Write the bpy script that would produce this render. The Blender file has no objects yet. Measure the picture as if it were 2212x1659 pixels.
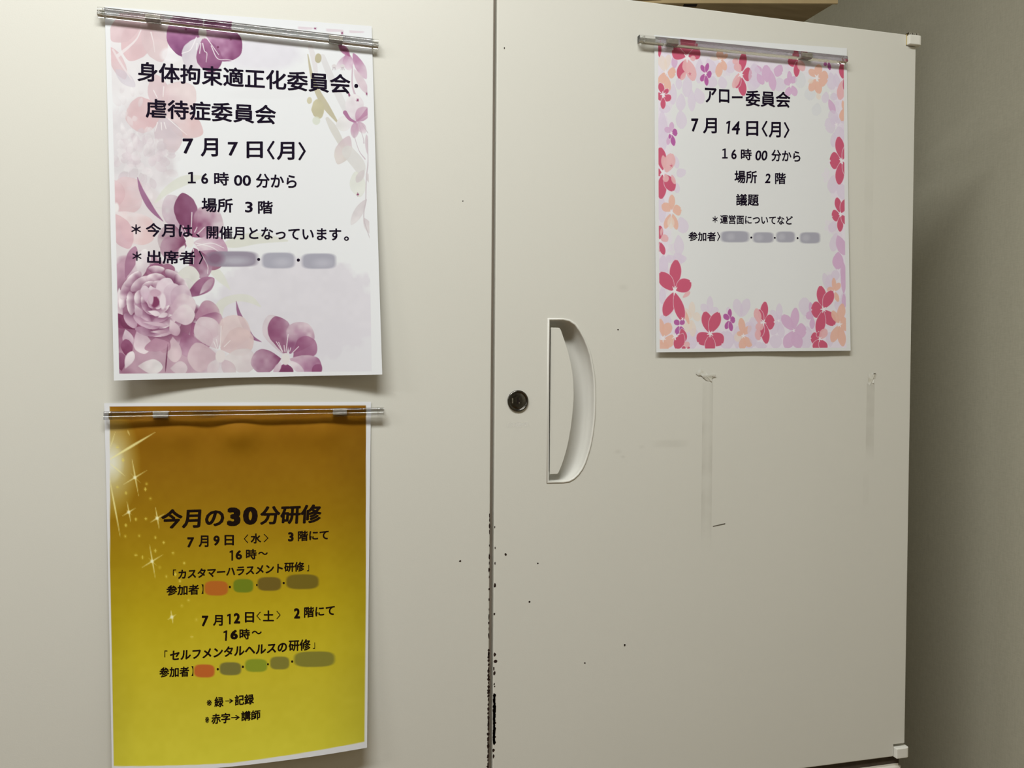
import bpy, bmesh, math, random
import numpy as np
from mathutils import Vector, Matrix

random.seed(7)
rng = np.random.default_rng(11)
S = bpy.context.scene
COL = S.collection

# ------------------------------------------------------------------ camera
cam_d = bpy.data.cameras.new('camera')
cam = bpy.data.objects.new('camera', cam_d)
COL.objects.link(cam)
S.camera = cam
cam_d.sensor_width = 36.0
cam_d.sensor_fit = 'HORIZONTAL'
cam_d.lens = 1800.0 / 2212.0 * 36.0
cam_d.clip_start = 0.02
CR = Vector((0.96760892, -0.25237471, 0.00632406))
CU = Vector((-0.00088625, 0.02165443, 0.99976512))
CF = Vector((0.25245237, 0.96738725, -0.02072935))
CL = Vector((-0.17443383, -0.72929117, 1.45396439))
cam.matrix_world = Matrix(((CR.x, CU.x, -CF.x, CL.x), (CR.y, CU.y, -CF.y, CL.y),
                           (CR.z, CU.z, -CF.z, CL.z), (0, 0, 0, 1)))

# ------------------------------------------------------------------ light
S.view_settings.view_transform = 'Standard'
S.view_settings.look = 'None'
S.view_settings.gamma = 1.0
S.view_settings.use_curve_mapping = False
S.view_settings.exposure = 0.0

W_ = bpy.data.worlds.new('world')
S.world = W_
W_.use_nodes = True
W_.node_tree.nodes['Background'].inputs[0].default_value = (0.9, 0.93, 1.0, 1)
W_.node_tree.nodes['Background'].inputs[1].default_value = 0.05


def area_lamp(name, loc, sx, sy, watts, col):
    d = bpy.data.lights.new(name, 'AREA')
    d.shape = 'RECTANGLE'
    d.size, d.size_y = sx, sy
    d.energy = watts
    d.color = col
    o = bpy.data.objects.new(name, d)
    o.location = loc
    COL.objects.link(o)
    return o


area_lamp('area_lamp', (-0.38, -0.69, 2.39), 0.95, 0.20, 20.6, (0.985, 1.0, 0.965))
area_lamp('area_lamp', (-1.95, -0.80, 2.39), 1.00, 0.10, 10.0, (1.0, 1.0, 0.95))  # added fill, brightens the left side and lower part of the doors
area_lamp('area_lamp', (-3.30, -2.30, 2.39), 0.5, 1.20, 14.0, (1.0, 1.0, 0.95))

# ------------------------------------------------------------------ helpers


def lin(c):
    c = np.asarray(c, float) / 255.0
    return np.where(c <= 0.04045, c / 12.92, ((c + 0.055) / 1.055) ** 2.4)


def tag(o, label=None, cat=None, group=None, kind=None):
    if label: o['label'] = label
    if cat: o['category'] = cat
    if group: o['group'] = group
    if kind: o['kind'] = kind
    return o


def empty(name, loc, label, cat, group=None):
    o = bpy.data.objects.new(name, None)
    o.location = loc
    COL.objects.link(o)
    return tag(o, label, cat, group)


def link(name, bm, mat, parent=None, smooth=False, keep=False):
    """bm is in world coordinates; the origin moves to the parent's origin"""
    me = bpy.data.meshes.new(name)
    bm.normal_update()
    bm.to_mesh(me)
    bm.free()
    if smooth:
        me.shade_smooth()
    return link_mesh(name, me, mat, parent)


def link_mesh(name, me, mat, parent=None):
    me.materials.clear()
    me.materials.append(mat)
    o = bpy.data.objects.new(name, me)
    COL.objects.link(o)
    if parent is not None:
        w = Vector((0, 0, 0))
        p = parent
        while p is not None:
            w += p.location
            p = p.parent
        me.transform(Matrix.Translation(-w))
        o.parent = parent
    return o


def box(bm, x0, x1, y0, y1, z0, z1):
    r = bmesh.ops.create_cube(bm, size=1.0)
    for v in r['verts']:
        v.co = Vector((x0 + (v.co.x + .5) * (x1 - x0), y0 + (v.co.y + .5) * (y1 - y0), z0 + (v.co.z + .5) * (z1 - z0)))
    return r['verts']


def bevel_all(bm, w, seg=2):
    bmesh.ops.bevel(bm, geom=list(bm.edges), offset=w, segments=seg, affect='EDGES', profile=0.6)


class Mat:
    def __init__(self, name):
        self.m = bpy.data.materials.new(name)
        self.m.use_nodes = True
        self.t = self.m.node_tree
        self.n = self.t.nodes
        self.b = self.n['Principled BSDF']

    def node(self, typ, **kw):
        nd = self.n.new(typ)
        for k, v in kw.items():
            if k in nd.inputs: nd.inputs[k].default_value = v
            else: setattr(nd, k, v)
        return nd

    def l(self, a, b): self.t.links.new(a, b)

    def set(self, **kw):
        for k, v in kw.items():
            self.b.inputs[k.replace('_', ' ')].default_value = v
        return self

    def noise_mix(self, c0, c1, scale, detail=4, lo=.35, hi=.65, stretch=None):
        tc = self.node('ShaderNodeTexCoord')
        src = tc.outputs['Object']
        if stretch:
            mp = self.node('ShaderNodeMapping')
            mp.inputs['Scale'].default_value = stretch
            self.l(src, mp.inputs[0]); src = mp.outputs[0]
        nz = self.node('ShaderNodeTexNoise', Scale=scale, Detail=detail)
        self.l(src, nz.inputs['Vector'])
        cr = self.node('ShaderNodeValToRGB')
        cr.color_ramp.elements[0].position = lo
        cr.color_ramp.elements[1].position = hi
        cr.color_ramp.elements[0].color = (*c0, 1)
        cr.color_ramp.elements[1].color = (*c1, 1)
        self.l(nz.outputs['Fac'], cr.inputs[0])
        self.l(cr.outputs[0], self.b.inputs['Base Color'])
        return src

    def bump(self, src_node, scale, strength, dist=0.001, detail=2):
        nz = self.node('ShaderNodeTexNoise', Scale=scale, Detail=detail)
        self.l(src_node, nz.inputs['Vector'])
        bp = self.node('ShaderNodeBump')
        bp.inputs['Strength'].default_value = strength
        bp.inputs['Distance'].default_value = dist
        self.l(nz.outputs['Fac'], bp.inputs['Height'])
        self.l(bp.outputs[0], self.b.inputs['Normal'])


# enamelled steel of the cabinet
m_steel = Mat('cream_enamel').set(Roughness=0.42)
s_ = m_steel.noise_mix((0.695, 0.685, 0.632), (0.712, 0.702, 0.650), 3.0, 5)
m_steel.bump(s_, 900, 0.10, 0.0004)
M_STEEL = m_steel.m
m_base = Mat('cream_enamel_base').set(Roughness=0.42)
m_base.noise_mix((0.70, 0.67, 0.60), (0.72, 0.69, 0.62), 3.0, 5)
M_BASE = m_base.m
m_body = Mat('brown_enamel').set(Roughness=0.5)
m_body.noise_mix((0.34, 0.29, 0.235), (0.39, 0.33, 0.27), 9.0, 3)
M_BODY = m_body.m
m_pl = Mat('white_plastic').set(Roughness=0.35)
m_pl.noise_mix((0.80, 0.79, 0.74), (0.84, 0.83, 0.78), 60.0, 2)
M_PLASTIC = m_pl.m
m_h = Mat('handle_plastic').set(Roughness=0.38)
m_h.noise_mix((0.70, 0.69, 0.645), (0.715, 0.705, 0.66), 20.0, 2)
M_HANDLE = m_h.m
m_blk = Mat('matte_black').set(Roughness=0.9)
m_blk.noise_mix((0.012, 0.008, 0.007), (0.02, 0.014, 0.012), 60.0, 2)
m_blk.b.inputs['Specular IOR Level'].default_value = 0.1
M_BLACK = m_blk.m
m_chip = Mat('bare_rusty_steel').set(Roughness=0.8)
m_chip.noise_mix((0.012, 0.006, 0.005), (0.05, 0.03, 0.022), 700.0, 3)
m_chip.b.inputs['Specular IOR Level'].default_value = 0.1
M_CHIP = m_chip.m
m_lock = Mat('dark_nickel').set(Roughness=0.22, Metallic=1.0)
m_lock.noise_mix((0.11, 0.105, 0.097), (0.16, 0.152, 0.14), 500.0, 2)
M_LOCK = m_lock.m
m_chr = Mat('bright_chrome').set(Roughness=0.25, Metallic=1.0)
m_chr.noise_mix((0.5, 0.5, 0.5), (0.75, 0.75, 0.75), 900.0, 3)
M_CHROME = m_chr.m
m_ink = Mat('printed_ink').set(Roughness=0.75)
m_ink.b.inputs['Specular IOR Level'].default_value = 0.1
m_ink.noise_mix((0.0045, 0.001, 0.011), (0.007, 0.002, 0.015), 300.0, 2)
M_INK = m_ink.m
m_inkb = Mat('printed_ink_black').set(Roughness=0.75)
m_inkb.b.inputs['Specular IOR Level'].default_value = 0.1
m_inkb.noise_mix((0.007, 0.0022, 0.001), (0.011, 0.004, 0.002), 300.0, 2)
M_INKB = m_inkb.m
m_gl = Mat('clear_acrylic').set(Roughness=0.03, IOR=1.49)
m_gl.b.inputs['Transmission Weight'].default_value = 1.0
m_gl.noise_mix((0.93, 0.93, 0.92), (0.97, 0.97, 0.965), 40.0, 2)
M_GLASS = m_gl.m
m_mag = Mat('grey_magnet').set(Roughness=0.4, Metallic=0.3)
m_mag.noise_mix((0.40, 0.37, 0.32), (0.52, 0.48, 0.42), 300.0, 3)
M_MAGNET = m_mag.m
m_tape = Mat('old_tape').set(Roughness=0.3)
m_tape.noise_mix((0.60, 0.58, 0.50), (0.74, 0.74, 0.70), 260.0, 3)
M_TAPE = m_tape.m
m_ghost = Mat('tape_stain').set(Roughness=0.5)


def alpha_stain(mt, col, scale, amax):
    """faint stain: soft transparent film whose strength follows noise (wear with a shape of its own)"""
    mt.b.inputs['Base Color'].default_value = (*col, 1)
    tc = mt.node('ShaderNodeTexCoord')
    nz = mt.node('ShaderNodeTexNoise', Scale=scale, Detail=4.0)
    mt.l(tc.outputs['Object'], nz.inputs['Vector'])
    at = mt.node('ShaderNodeAttribute'); at.attribute_name = 'fade'
    mul = mt.node('ShaderNodeMath', operation='MULTIPLY')
    mr = mt.node('ShaderNodeMapRange')
    mr.inputs['From Min'].default_value = 0.3
    mr.inputs['From Max'].default_value = 0.7
    mr.inputs['To Min'].default_value = amax * 0.25
    mr.inputs['To Max'].default_value = amax
    mt.l(nz.outputs['Fac'], mr.inputs['Value'])
    mt.l(mr.outputs[0], mul.inputs[0])
    mt.l(at.outputs['Fac'], mul.inputs[1])
    mt.l(mul.outputs[0], mt.b.inputs['Alpha'])


alpha_stain(m_ghost, (0.36, 0.33, 0.27), 45.0, 0.15)
M_GHOST = m_ghost.m
m_pale = Mat('pale_sticker_trace').set(Roughness=0.3)
alpha_stain(m_pale, (0.90, 0.89, 0.86), 200.0, 0.55)
M_PALE = m_pale.m
m_card = Mat('kraft_shaded').set(Roughness=0.85)  # kraft darkened, the shade under the box is in its colour
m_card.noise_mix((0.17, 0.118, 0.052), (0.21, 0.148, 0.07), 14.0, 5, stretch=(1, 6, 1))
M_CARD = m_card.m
m_card2 = Mat('kraft_lit').set(Roughness=0.85)  # lighter copy of the same kraft, painted as the lit front
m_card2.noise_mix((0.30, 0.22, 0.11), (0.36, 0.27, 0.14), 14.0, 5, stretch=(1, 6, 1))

# wallpaper with a fine woven relief
m_wall = Mat('woven_wallpaper').set(Roughness=0.85)
tc = m_wall.node('ShaderNodeTexCoord')
mA = m_wall.node('ShaderNodeMapping'); mA.inputs['Scale'].default_value = (1100, 1100, 110)
mB = m_wall.node('ShaderNodeMapping'); mB.inputs['Scale'].default_value = (150, 150, 900)
nA = m_wall.node('ShaderNodeTexNoise', Scale=1.0, Detail=3.0)
nB = m_wall.node('ShaderNodeTexNoise', Scale=1.0, Detail=3.0)
m_wall.l(tc.outputs['Object'], mA.inputs[0]); m_wall.l(tc.outputs['Object'], mB.inputs[0])
m_wall.l(mA.outputs[0], nA.inputs['Vector']); m_wall.l(mB.outputs[0], nB.inputs['Vector'])
ad = m_wall.node('ShaderNodeMath', operation='ADD')
m_wall.l(nA.outputs['Fac'], ad.inputs[0]); m_wall.l(nB.outputs['Fac'], ad.inputs[1])
cr = m_wall.node('ShaderNodeValToRGB')
cr.color_ramp.elements[0].position = .30; cr.color_ramp.elements[0].color = (0.445, 0.425, 0.335, 1)
cr.color_ramp.elements[1].position = .72; cr.color_ramp.elements[1].color = (0.54, 0.515, 0.415, 1)
hf = m_wall.node('ShaderNodeMath', operation='MULTIPLY'); hf.inputs[1].default_value = .5
m_wall.l(ad.outputs[0], hf.inputs[0]); m_wall.l(hf.outputs[0], cr.inputs[0])
m_wall.l(cr.outputs[0], m_wall.b.inputs['Base Color'])
bp = m_wall.node('ShaderNodeBump'); bp.inputs['Strength'].default_value = .22; bp.inputs['Distance'].default_value = .0006
m_wall.l(hf.outputs[0], bp.inputs['Height']); m_wall.l(bp.outputs[0], m_wall.b.inputs['Normal'])
M_WALL = m_wall.m
m_ceil = Mat('ceiling_board').set(Roughness=0.9)
m_ceil.noise_mix((0.62, 0.61, 0.58), (0.68, 0.67, 0.64), 90, 4)
m_floor = Mat('vinyl_floor').set(Roughness=0.5)
m_floor.noise_mix((0.28, 0.155, 0.05), (0.35, 0.20, 0.07), 6, 6)

# ------------------------------------------------------------------ the room
RX0, RX1, RY0, RY1, RZ = -4.4, 0.645, -3.6, 0.475, 2.42


def shell(name, b, m):
    bm = bmesh.new()
    box(bm, *b)
    o = link(name, bm, m)
    o['kind'] = 'structure'


T = 0.08
shell('floor', (RX0 - T, RX1 + T, RY0 - T, RY1 + T, -T, 0), m_floor.m)
shell('ceiling', (RX0 - T, RX1 + T, RY0 - T, RY1 + T, RZ, RZ + T), m_ceil.m)
shell('wall_right', (RX1, RX1 + T, RY0, RY1, 0, RZ), M_WALL)
shell('wall_back', (RX0, RX1, RY1, RY1 + T, 0, RZ), M_WALL)
shell('wall_left', (RX0 - T, RX0, RY0, RY1, 0, RZ), M_WALL)
shell('wall_front', (RX0, RX1, RY0 - T, RY0, 0, RZ), M_WALL)

# ------------------------------------------------------------------ cabinet
ZT, ZB, DW = 1.7958, 1.0514, 0.4418       # door top, door bottom, door width
DT = 0.019                                # door thickness
cab = empty('wall_cabinet', (0, 0.24, ZB), 'upper steel storage cabinet with two cream enamelled doors covered in notices', 'cabinet')

bm = bmesh.new()
XL, XR = -0.4465, 0.4405
yb0, yb1 = DT + 0.004, 0.46
box(bm, XL, XL + .002, yb0, yb1, ZB, ZT - .004)
box(bm, XR - .002, XR, yb0, yb1, ZB, ZT - .004)
box(bm, XL, XR, yb0, yb1, ZT - .006, ZT - .004)
box(bm, XL, XR, yb0, yb1, ZB, ZB + .002)
box(bm, XL, XR, yb1 - .002, yb1, ZB, ZT - .004)
box(bm, XL + .1, XR - .1, yb0 + .004, yb1 - .01, 1.42, 1.424)
link('carcass', bm, M_STEEL, cab)
bm = bmesh.new()
box(bm, -.0046, .0001, .0085, DT - .001, ZB + .004, ZT - .002)   # brown plate set in the gap to give its shaded tone
link('gap_shade_plate', bm, M_BODY, cab)


def rounded_sheet(bm, outline, r, depth, hole=None, seg=3):
    """door skin: face at y=0, edge rolled back with radius r to y=depth. outline is ccw seen from the front"""
    n = len(outline)
    pts = [Vector((p[0], p[1])) for p in outline]
    cx = sum(p.x for p in pts) / n; cz = sum(p.y for p in pts) / n

    def inset(d):
        out = []
        for i in range(n):
            a, b, c = pts[i - 1], pts[i], pts[(i + 1) % n]
            e1 = (b - a).normalized(); e2 = (c - b).normalized()
            n1 = Vector((-e1.y, e1.x)); n2 = Vector((-e2.y, e2.x))
            k = (n1 + n2) / (1 + n1.dot(n2))
            out.append(b + k * d)
        return out
    rings = []
    for s in range(seg + 1):
        a = s / seg * math.pi / 2
        ring = inset(r * (1 - math.sin(a)))
        rings.append([bm.verts.new((p.x, r * (1 - math.cos(a)), p.y)) for p in ring])
    rings.append([bm.verts.new((p.x, depth, p.y)) for p in pts])
    for A, B in zip(rings, rings[1:]):
        for i in range(n):
            j = (i + 1) % n
            bm.faces.new((A[j], A[i], B[i], B[j]))
    bm.faces.new(list(reversed(rings[-1])))
    edges = [bm.edges.get((rings[0][i], rings[0][(i + 1) % n])) for i in range(n)]
    if hole:
        hv = [bm.verts.new((p[0], 0, p[1])) for p in hole]
        edges += [bm.edges.new((hv[i], hv[(i + 1) % len(hv)])) for i in range(len(hv))]
        bmesh.ops.triangle_fill(bm, use_beauty=True, edges=edges, normal=(0, -1, 0))
    else:
        bm.faces.new(rings[0])
    bmesh.ops.recalc_face_normals(bm, faces=bm.faces)


# outline of the finger pull (x, z) and of the plate at the bottom of its recess
PO = [(0.0499, 1.4979), (0.0640, 1.4981), (0.0700, 1.4970), (0.0759, 1.4936), (0.0804, 1.4880), (0.0848, 1.4808), (0.0885, 1.4725),
      (0.0911, 1.4650), (0.0931, 1.4560), (0.0947, 1.4465), (0.0956, 1.4360), (0.0959, 1.4240), (0.0957, 1.4120), (0.0949, 1.4010),
      (0.0935, 1.3905), (0.0917, 1.3812), (0.0895, 1.3735), (0.0868, 1.3655), (0.0838, 1.3595), (0.0800, 1.3545), (0.0757, 1.3507),
      (0.0710, 1.3484), (0.0653, 1.3477), (0.0499, 1.3479)]
NPO = len(PO)


def pull_ring(t):
    """interpolates rim outline (t=0) to recess floor outline (t=1)"""
    out = []
    for (x, z) in PO:
        zc = 1.4222
        x1 = 0.0513 + (x - 0.0513) * 0.655
        z1 = zc + (z - zc) * 0.925
        if x > 0.0513 + 1e-6 and abs(z - zc) > .06:
            pass
        out.append((x + (x1 - x) * t, z + (z1 - z) * t))
    return out


# right door, with notches for its pivot hinges
x0, x1 = 0.0, DW
outline = [(x0, ZB), (x1 - .0135, ZB), (x1 - .0135, ZB + .0125), (x1, ZB + .0125), (x1, ZT - .0115), (x1 - .0115, ZT - .0115),
           (x1 - .0115, ZT), (x0, ZT)]
bm = bmesh.new()
rounded_sheet(bm, outline, 0.0010, DT, hole=PO)
door_r = link('door', bm, M_STEEL, cab)
door_r['label'] = 'right door with lock, recessed pull and blossom notice'
# left door: its free edge leans a little, the gap widens downwards
outline = [(-.4465, ZB), (-.0042, ZB), (-.0030, ZT), (-.4465, ZT)]
bm = bmesh.new()
rounded_sheet(bm, outline, 0.0010, DT)
door_l = link('door', bm, M_STEEL, cab)
door_l['label'] = 'left door carrying two notices'

# recessed pull: rim bead, scooped channel, floor plate, black slot strip
bm = bmesh.new()
prof = []
for k in range(4):                       # rim bead
    a = k / 3 * math.pi
    prof.append((-0.0010 + 0.0010 * (1 - math.cos(a)) / 1.0 * 1.0, -0.0008 * math.sin(a)))
rings = []


def offset_ring(d):
    cx, cz = 0.068, 1.4222
    out = []
    for i in range(NPO):
        a = Vector(PO[i - 1]); b = Vector(PO[i]); c = Vector(PO[(i + 1) % NPO])
        e1 = (b - a).normalized(); e2 = (c - b).normalized()
        n1 = Vector((-e1.y, e1.x)); n2 = Vector((-e2.y, e2.x))
        k = (n1 + n2) / (1 + n1.dot(n2))
        out.append(b + k * d)
    return out


sgn = 1.0
_a = offset_ring(0.001)
if sum(abs(p.x - .07) + abs(p.y - 1.4222) for p in _a) > sum(abs(p[0] - .07) + abs(p[1] - 1.4222) for p in PO):
    sgn = -1.0
for d, y in ((-.0007, 0.0), (-.0005, -.0005), (0.0, -.0008), (.0007, -.0008), (.0012, -.0004), (.0014, .0006)):
    rings.append([bm.verts.new((p.x, y, p.y)) for p in offset_ring(sgn * d)])
D_REC = 0.0150
base_ring = offset_ring(sgn * 0.0014)
for s in range(1, 9):                    # concave channel
    a = s / 8 * math.pi / 2
    t_in = 1 - math.cos(a * 1.0)
    t_dp = math.sin(a)
    fl = pull_ring(1.0)
    rings.append([bm.verts.new((b.x + (f[0] - b.x) * t_in if b.x > .055 else b.x + .0002 * t_in,
                                .0006 + (D_REC - .0006) * t_dp,
                                b.y + (f[1] - b.y) * t_in)) for b, f in zip(base_ring, fl)])
for A, B in zip(rings, rings[1:]):
    for i in range(NPO):
        j = (i + 1) % NPO
        bm.faces.new((A[i], A[j], B[j], B[i]))
bmesh.ops.recalc_face_normals(bm, faces=bm.faces)
bmesh.ops.reverse_faces(bm, faces=bm.faces)
h = link('recessed_handle', bm, M_HANDLE, door_r, smooth=True)
# flush plate in front of the channel: fingers reach behind it from the right; a black strip paints the slot's shade at its left
bm = bmesh.new()
PL = [(0.0527, 1.4901), (0.0598, 1.4901), (0.0612, 1.4897), (0.0624, 1.4879), (0.0648, 1.4815), (0.0674, 1.4745), (0.0701, 1.4664), (0.0722, 1.4580),
      (0.0739, 1.4490), (0.0748, 1.4410), (0.0753, 1.4326), (0.0754, 1.4250), (0.0750, 1.4180), (0.0741, 1.4080), (0.0728, 1.3975), (0.0710, 1.3870),
      (0.0687, 1.3770), (0.0665, 1.3695), (0.0644, 1.3635), (0.0612, 1.3564), (0.0600, 1.3552), (0.0527, 1.3551)]
a = [bm.verts.new((p[0], .0012, p[1])) for p in PL]
b = [bm.verts.new((p[0], .0034, p[1])) for p in PL]
bm.faces.new(a); bm.faces.new(list(reversed(b)))
for i in range(len(PL)):
    j = (i + 1) % len(PL)
    bm.faces.new((a[i], a[j], b[j], b[i]))
bmesh.ops.recalc_face_normals(bm, faces=bm.faces)
bmesh.ops.bevel(bm, geom=[e_ for e_ in bm.edges if abs(e_.verts[0].co.y - .0012) < 1e-5 and abs(e_.verts[1].co.y - .0012) < 1e-5], offset=.0004, segments=2, affect='EDGES')
link('pull_plate', bm, M_STEEL, door_r)
bm = bmesh.new()
box(bm, .0508, .0560, .0030, .0034, 1.3575, 1.4885)
link('slot_shade_strip', bm, M_BLACK, door_r)
bm = bmesh.new()
fl = pull_ring(1.0)
bm.faces.new([bm.verts.new((p[0], D_REC, p[1])) for p in fl])
bmesh.ops.recalc_face_normals(bm, faces=bm.faces)
link('channel_floor', bm, M_HANDLE, door_r)

# cylinder lock
LX, LZ = 0.0214, 1.4230


def lathe(bm, cx, cz, prof, n=40):
    rs = []
    for r, y in prof:
        rs.append([bm.verts.new((cx + r * math.cos(2 * math.pi * i / n), y, cz + r * math.sin(2 * math.pi * i / n))) for i in range(n)])
    for A, B in zip(rs, rs[1:]):
        for i in range(n):
            j = (i + 1) % n
            bm.faces.new((A[i], A[j], B[j], B[i]))
    bm.faces.new(rs[-1])
    bmesh.ops.recalc_face_normals(bm, faces=bm.faces)


bm = bmesh.new()
lathe(bm, LX, LZ, [(.0097, .001), (.0098, -.0008), (.0095, -.0015), (.0088, -.0018), (.0082, -.0016), (.0079, -.0007), (.0075, -.0004),
                   (.0070, -.0007), (.0040, -.0009), (.0002, -.0009)])
lk = link('lock', bm, M_LOCK, door_r, smooth=True)
bm = bmesh.new()
box(bm, LX - .0009, LX + .0008, -.0012, -.0008, LZ - .0030, LZ + .0030)
box(bm, LX - .0002, LX + .0017, -.00121, -.0008, LZ - .0014, LZ + .0004)
link('keyhole', bm, M_BLACK, door_r)
bm = bmesh.new()
box(bm, LX - .0058, LX - .0046, -.0013, -.0009, LZ - .0020, LZ + .0026)
box(bm, LX + .0006, LX + .0014, -.0014, -.0010, LZ - .0024, LZ - .0010)
link('painted_lock_glint', bm, M_CHROME, door_r)  # bright slips stand in for glints on the lock face


# pivot hinge caps
def hinge(z0, z1, top):
    bm = bmesh.new()
    xa, xb = (DW - .0112, DW + .0045) if top else (DW - .0130, DW + .0030)
    ya, yb = -.0042, .0145
    prof = [(xa, yb), (xa, ya)]
    for k in range(5):
        a = -math.pi / 2 + k / 4 * math.pi / 2
        prof.append((xb - .004 + .004 * math.cos(a), ya + .004 + .004 * math.sin(a)))
    prof.append((xb, yb))
    lo = [bm.verts.new((p[0], p[1], z0)) for p in prof]
    hi = [bm.verts.new((p[0], p[1], z1)) for p in prof]
    bm.faces.new(lo); bm.faces.new(list(reversed(hi)))
    for i in range(len(prof)):
        j = (i + 1) % len(prof)
        bm.faces.new((lo[i], lo[j], hi[j], hi[i]))
    bmesh.ops.recalc_face_normals(bm, faces=bm.faces)
    bevel_all(bm, .0008, 2)
    link('hinge_cap', bm, M_PLASTIC, door_r)


hinge(ZT - .0108, ZT - .0012, True)
hinge(ZB - .0008, ZB + .0096, False)
bm = bmesh.new()
for k in range(5):
    xx = DW - .0095 + k * .0024
    box(bm, xx, xx + .0017, -.001 + .0004 * (k % 2), .010, ZT + .0001, ZT + .0018 + .0004 * ((k + 1) % 2))
box(bm, DW - .0105, DW + .0030, -.0005, .012, ZT - .0009, ZT + .0001)
link('hinge_screw', bm, M_CHROME, door_r)
bm = bmesh.new()
box(bm, DW - .0120, DW - .0112, -.0001, .012, ZT - .0105, ZT + .0001)
yl = Mat('yellowed_edge').set(Roughness=.5); yl.noise_mix((.50, .38, .13), (.62, .50, .22), 200, 2)
link('yellowed_edge', bm, yl.m, door_r)


# paint chips, specks, scuffs ---------------------------------------------------------
def blob(bm, x, z, rx, rz, y=-.00006, n=7, rot=0.0):
    vs = []
    for i in range(n):
        a = 2 * math.pi * i / n
        k = random.uniform(.65, 1.15)
        dx, dz = rx * k * math.cos(a), rz * k * math.sin(a)
        vs.append(bm.verts.new((x + dx * math.cos(rot) - dz * math.sin(rot), y, z + dx * math.sin(rot) + dz * math.cos(rot))))
    f = bm.faces.new(vs)
    return f


bm = bmesh.new()
z = 1.1565
while z > 1.112:                                  # the long worn stretch of the right door's edge
    w = random.uniform(.0013, .0024)
    blob(bm, .0004 + w * .4, z, w * .75, random.uniform(.0014, .0026))
    blob(bm, .0012, z - .0006, .0011, .0022)
    z -= random.uniform(.0008, .0015)
for (x, zz, rx, rz) in ((.0012, 1.2560, .0012, .0022), (.0010, 1.2760, .0007, .0014), (.0110, 1.2835, .0012, .0016), (.0008, 1.2300, .0009, .0014),
                        (.0012, 1.1930, .0014, .0020), (.0018, 1.1870, .0019, .0017), (.0006, 1.1800, .0008, .0026), (.0012, 1.1760, .0012, .0018),
                        (.0010, 1.1660, .0008, .0012), (.0014, 1.1640, .0008, .0010), (.0008, 1.1055, .0012, .0020), (.0008, 1.1000, .0011, .0020),
                        (.0010, 1.2900, .0006, .0012), (.0006, 1.3090, .0006, .0010)):
    blob(bm, x, zz, rx, rz)
o = link('paint_chips', bm, M_CHIP, door_r); o['kind'] = 'stuff'
bm = bmesh.new()
z = 1.320
while z > 1.075:
    d = .0036 + (1.8 - z) * .0009
    big = z < 1.200
    w = random.uniform(.0006, .0016) if big else random.uniform(.0003, .0010)
    blob(bm, -d - .0002, z, w, random.uniform(.0010, .0032))
    z -= random.uniform(.0022, .0050) if big else random.uniform(.004, .013)
o = link('paint_chips', bm, M_CHIP, door_l); o['kind'] = 'stuff'


def vec_speck(name, items, mat, parent, y=-.00007):
    bm = bmesh.new()
    for (x, z, rx, rz, rot) in items:
        blob(bm, x, z, rx, rz, y, 8, rot)
    o = link(name, bm, mat, parent); o['kind'] = 'stuff'
    return o


vec_speck('speck', [(0.0338, 1.2390, .0010, .0011, 0), (0.1275, 1.1917, .0011, .0012, 0), (0.0878, 1.1780, .0010, .0008, 0),
                     (0.1180, 1.4892, .0010, .0009, 0), (0.0413, 1.2740, .0008, .0008, 0), (0.0068, 1.7388, .0006, .0013, 0)], M_CHIP, door_r)
vec_speck('speck', [(-0.0310, 1.2798, .0012, .0009, 0), (-0.0302, 1.6005, .0006, .0006, 0)], M_CHIP, door_l)
m_dash = Mat('pen_dash').set(Roughness=.6); m_dash.noise_mix((.10, .09, .07), (.16, .14, .11), 600, 2)
bm = bmesh.new()
vv = [(0.2180, 1.2999), (0.2312, 1.3019), (0.2313, 1.3031), (0.2260, 1.3022), (0.2180, 1.3009)]
bm.faces.new([bm.verts.new((p[0], -.00008, p[1])) for p in vv])
link('pen_mark', bm, m_dash.m, door_r)


def faded_strip(name, x0, x1, z0, z1, mat, parent, lean=0.0, nx=6, nz=24, f=lambda s, t: 1.0, y=-.00005):
    me = bpy.data.meshes.new(name)
    vs, fc, fd = [], [], []
    for j in range(nz + 1):
        for i in range(nx + 1):
            s, t = i / nx, j / nz
            vs.append((x0 + (x1 - x0) * s + lean * t, y, z0 + (z1 - z0) * t)); fd.append(f(s, t))
    for j in range(nz):
        for i in range(nx):
            a = j * (nx + 1) + i
            fc.append((a, a + 1, a + nx + 2, a + nx + 1))
    me.from_pydata(vs, [], fc)
    at = me.attributes.new('fade', 'FLOAT', 'POINT')
    at.data.foreach_set('value', np.array(fd, dtype=np.float32))
    return link_mesh(name, me, mat, parent)


edge = lambda s: min(1, 6 * min(s, 1 - s) + .55)
faded_strip('tape_ghost', .2055, .2165, 1.2750, 1.4400, M_GHOST, door_r, f=lambda s, t: (.35 + .65 * abs(2 * s - 1)) * min(1, 3 * t), lean=-.0)
faded_strip('tape_ghost', .3890, .3985, 1.3600, 1.4390, M_GHOST, door_r, f=lambda s, t: .9 * min(1, 3 * t))
faded_strip('tape_ghost', .1510, .1930, 1.3770, 1.3860, M_GHOST, door_r, f=lambda s, t: .55 * min(1, 4 * min(s, 1 - s)) * min(1, 4 * min(t, 1 - t)))
faded_strip('tape_ghost', .3860, .3930, 1.3100, 1.3500, M_GHOST, door_r, f=lambda s, t: .3 * min(1, 3 * t) * min(1, 3 * (1 - t)))
faded_strip('tape_ghost', .3830, .3930, 1.5500, 1.7450, M_GHOST, door_r, f=lambda s, t: .22 * min(1, 4 * t) * min(1, 4 * (1 - t)))
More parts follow.
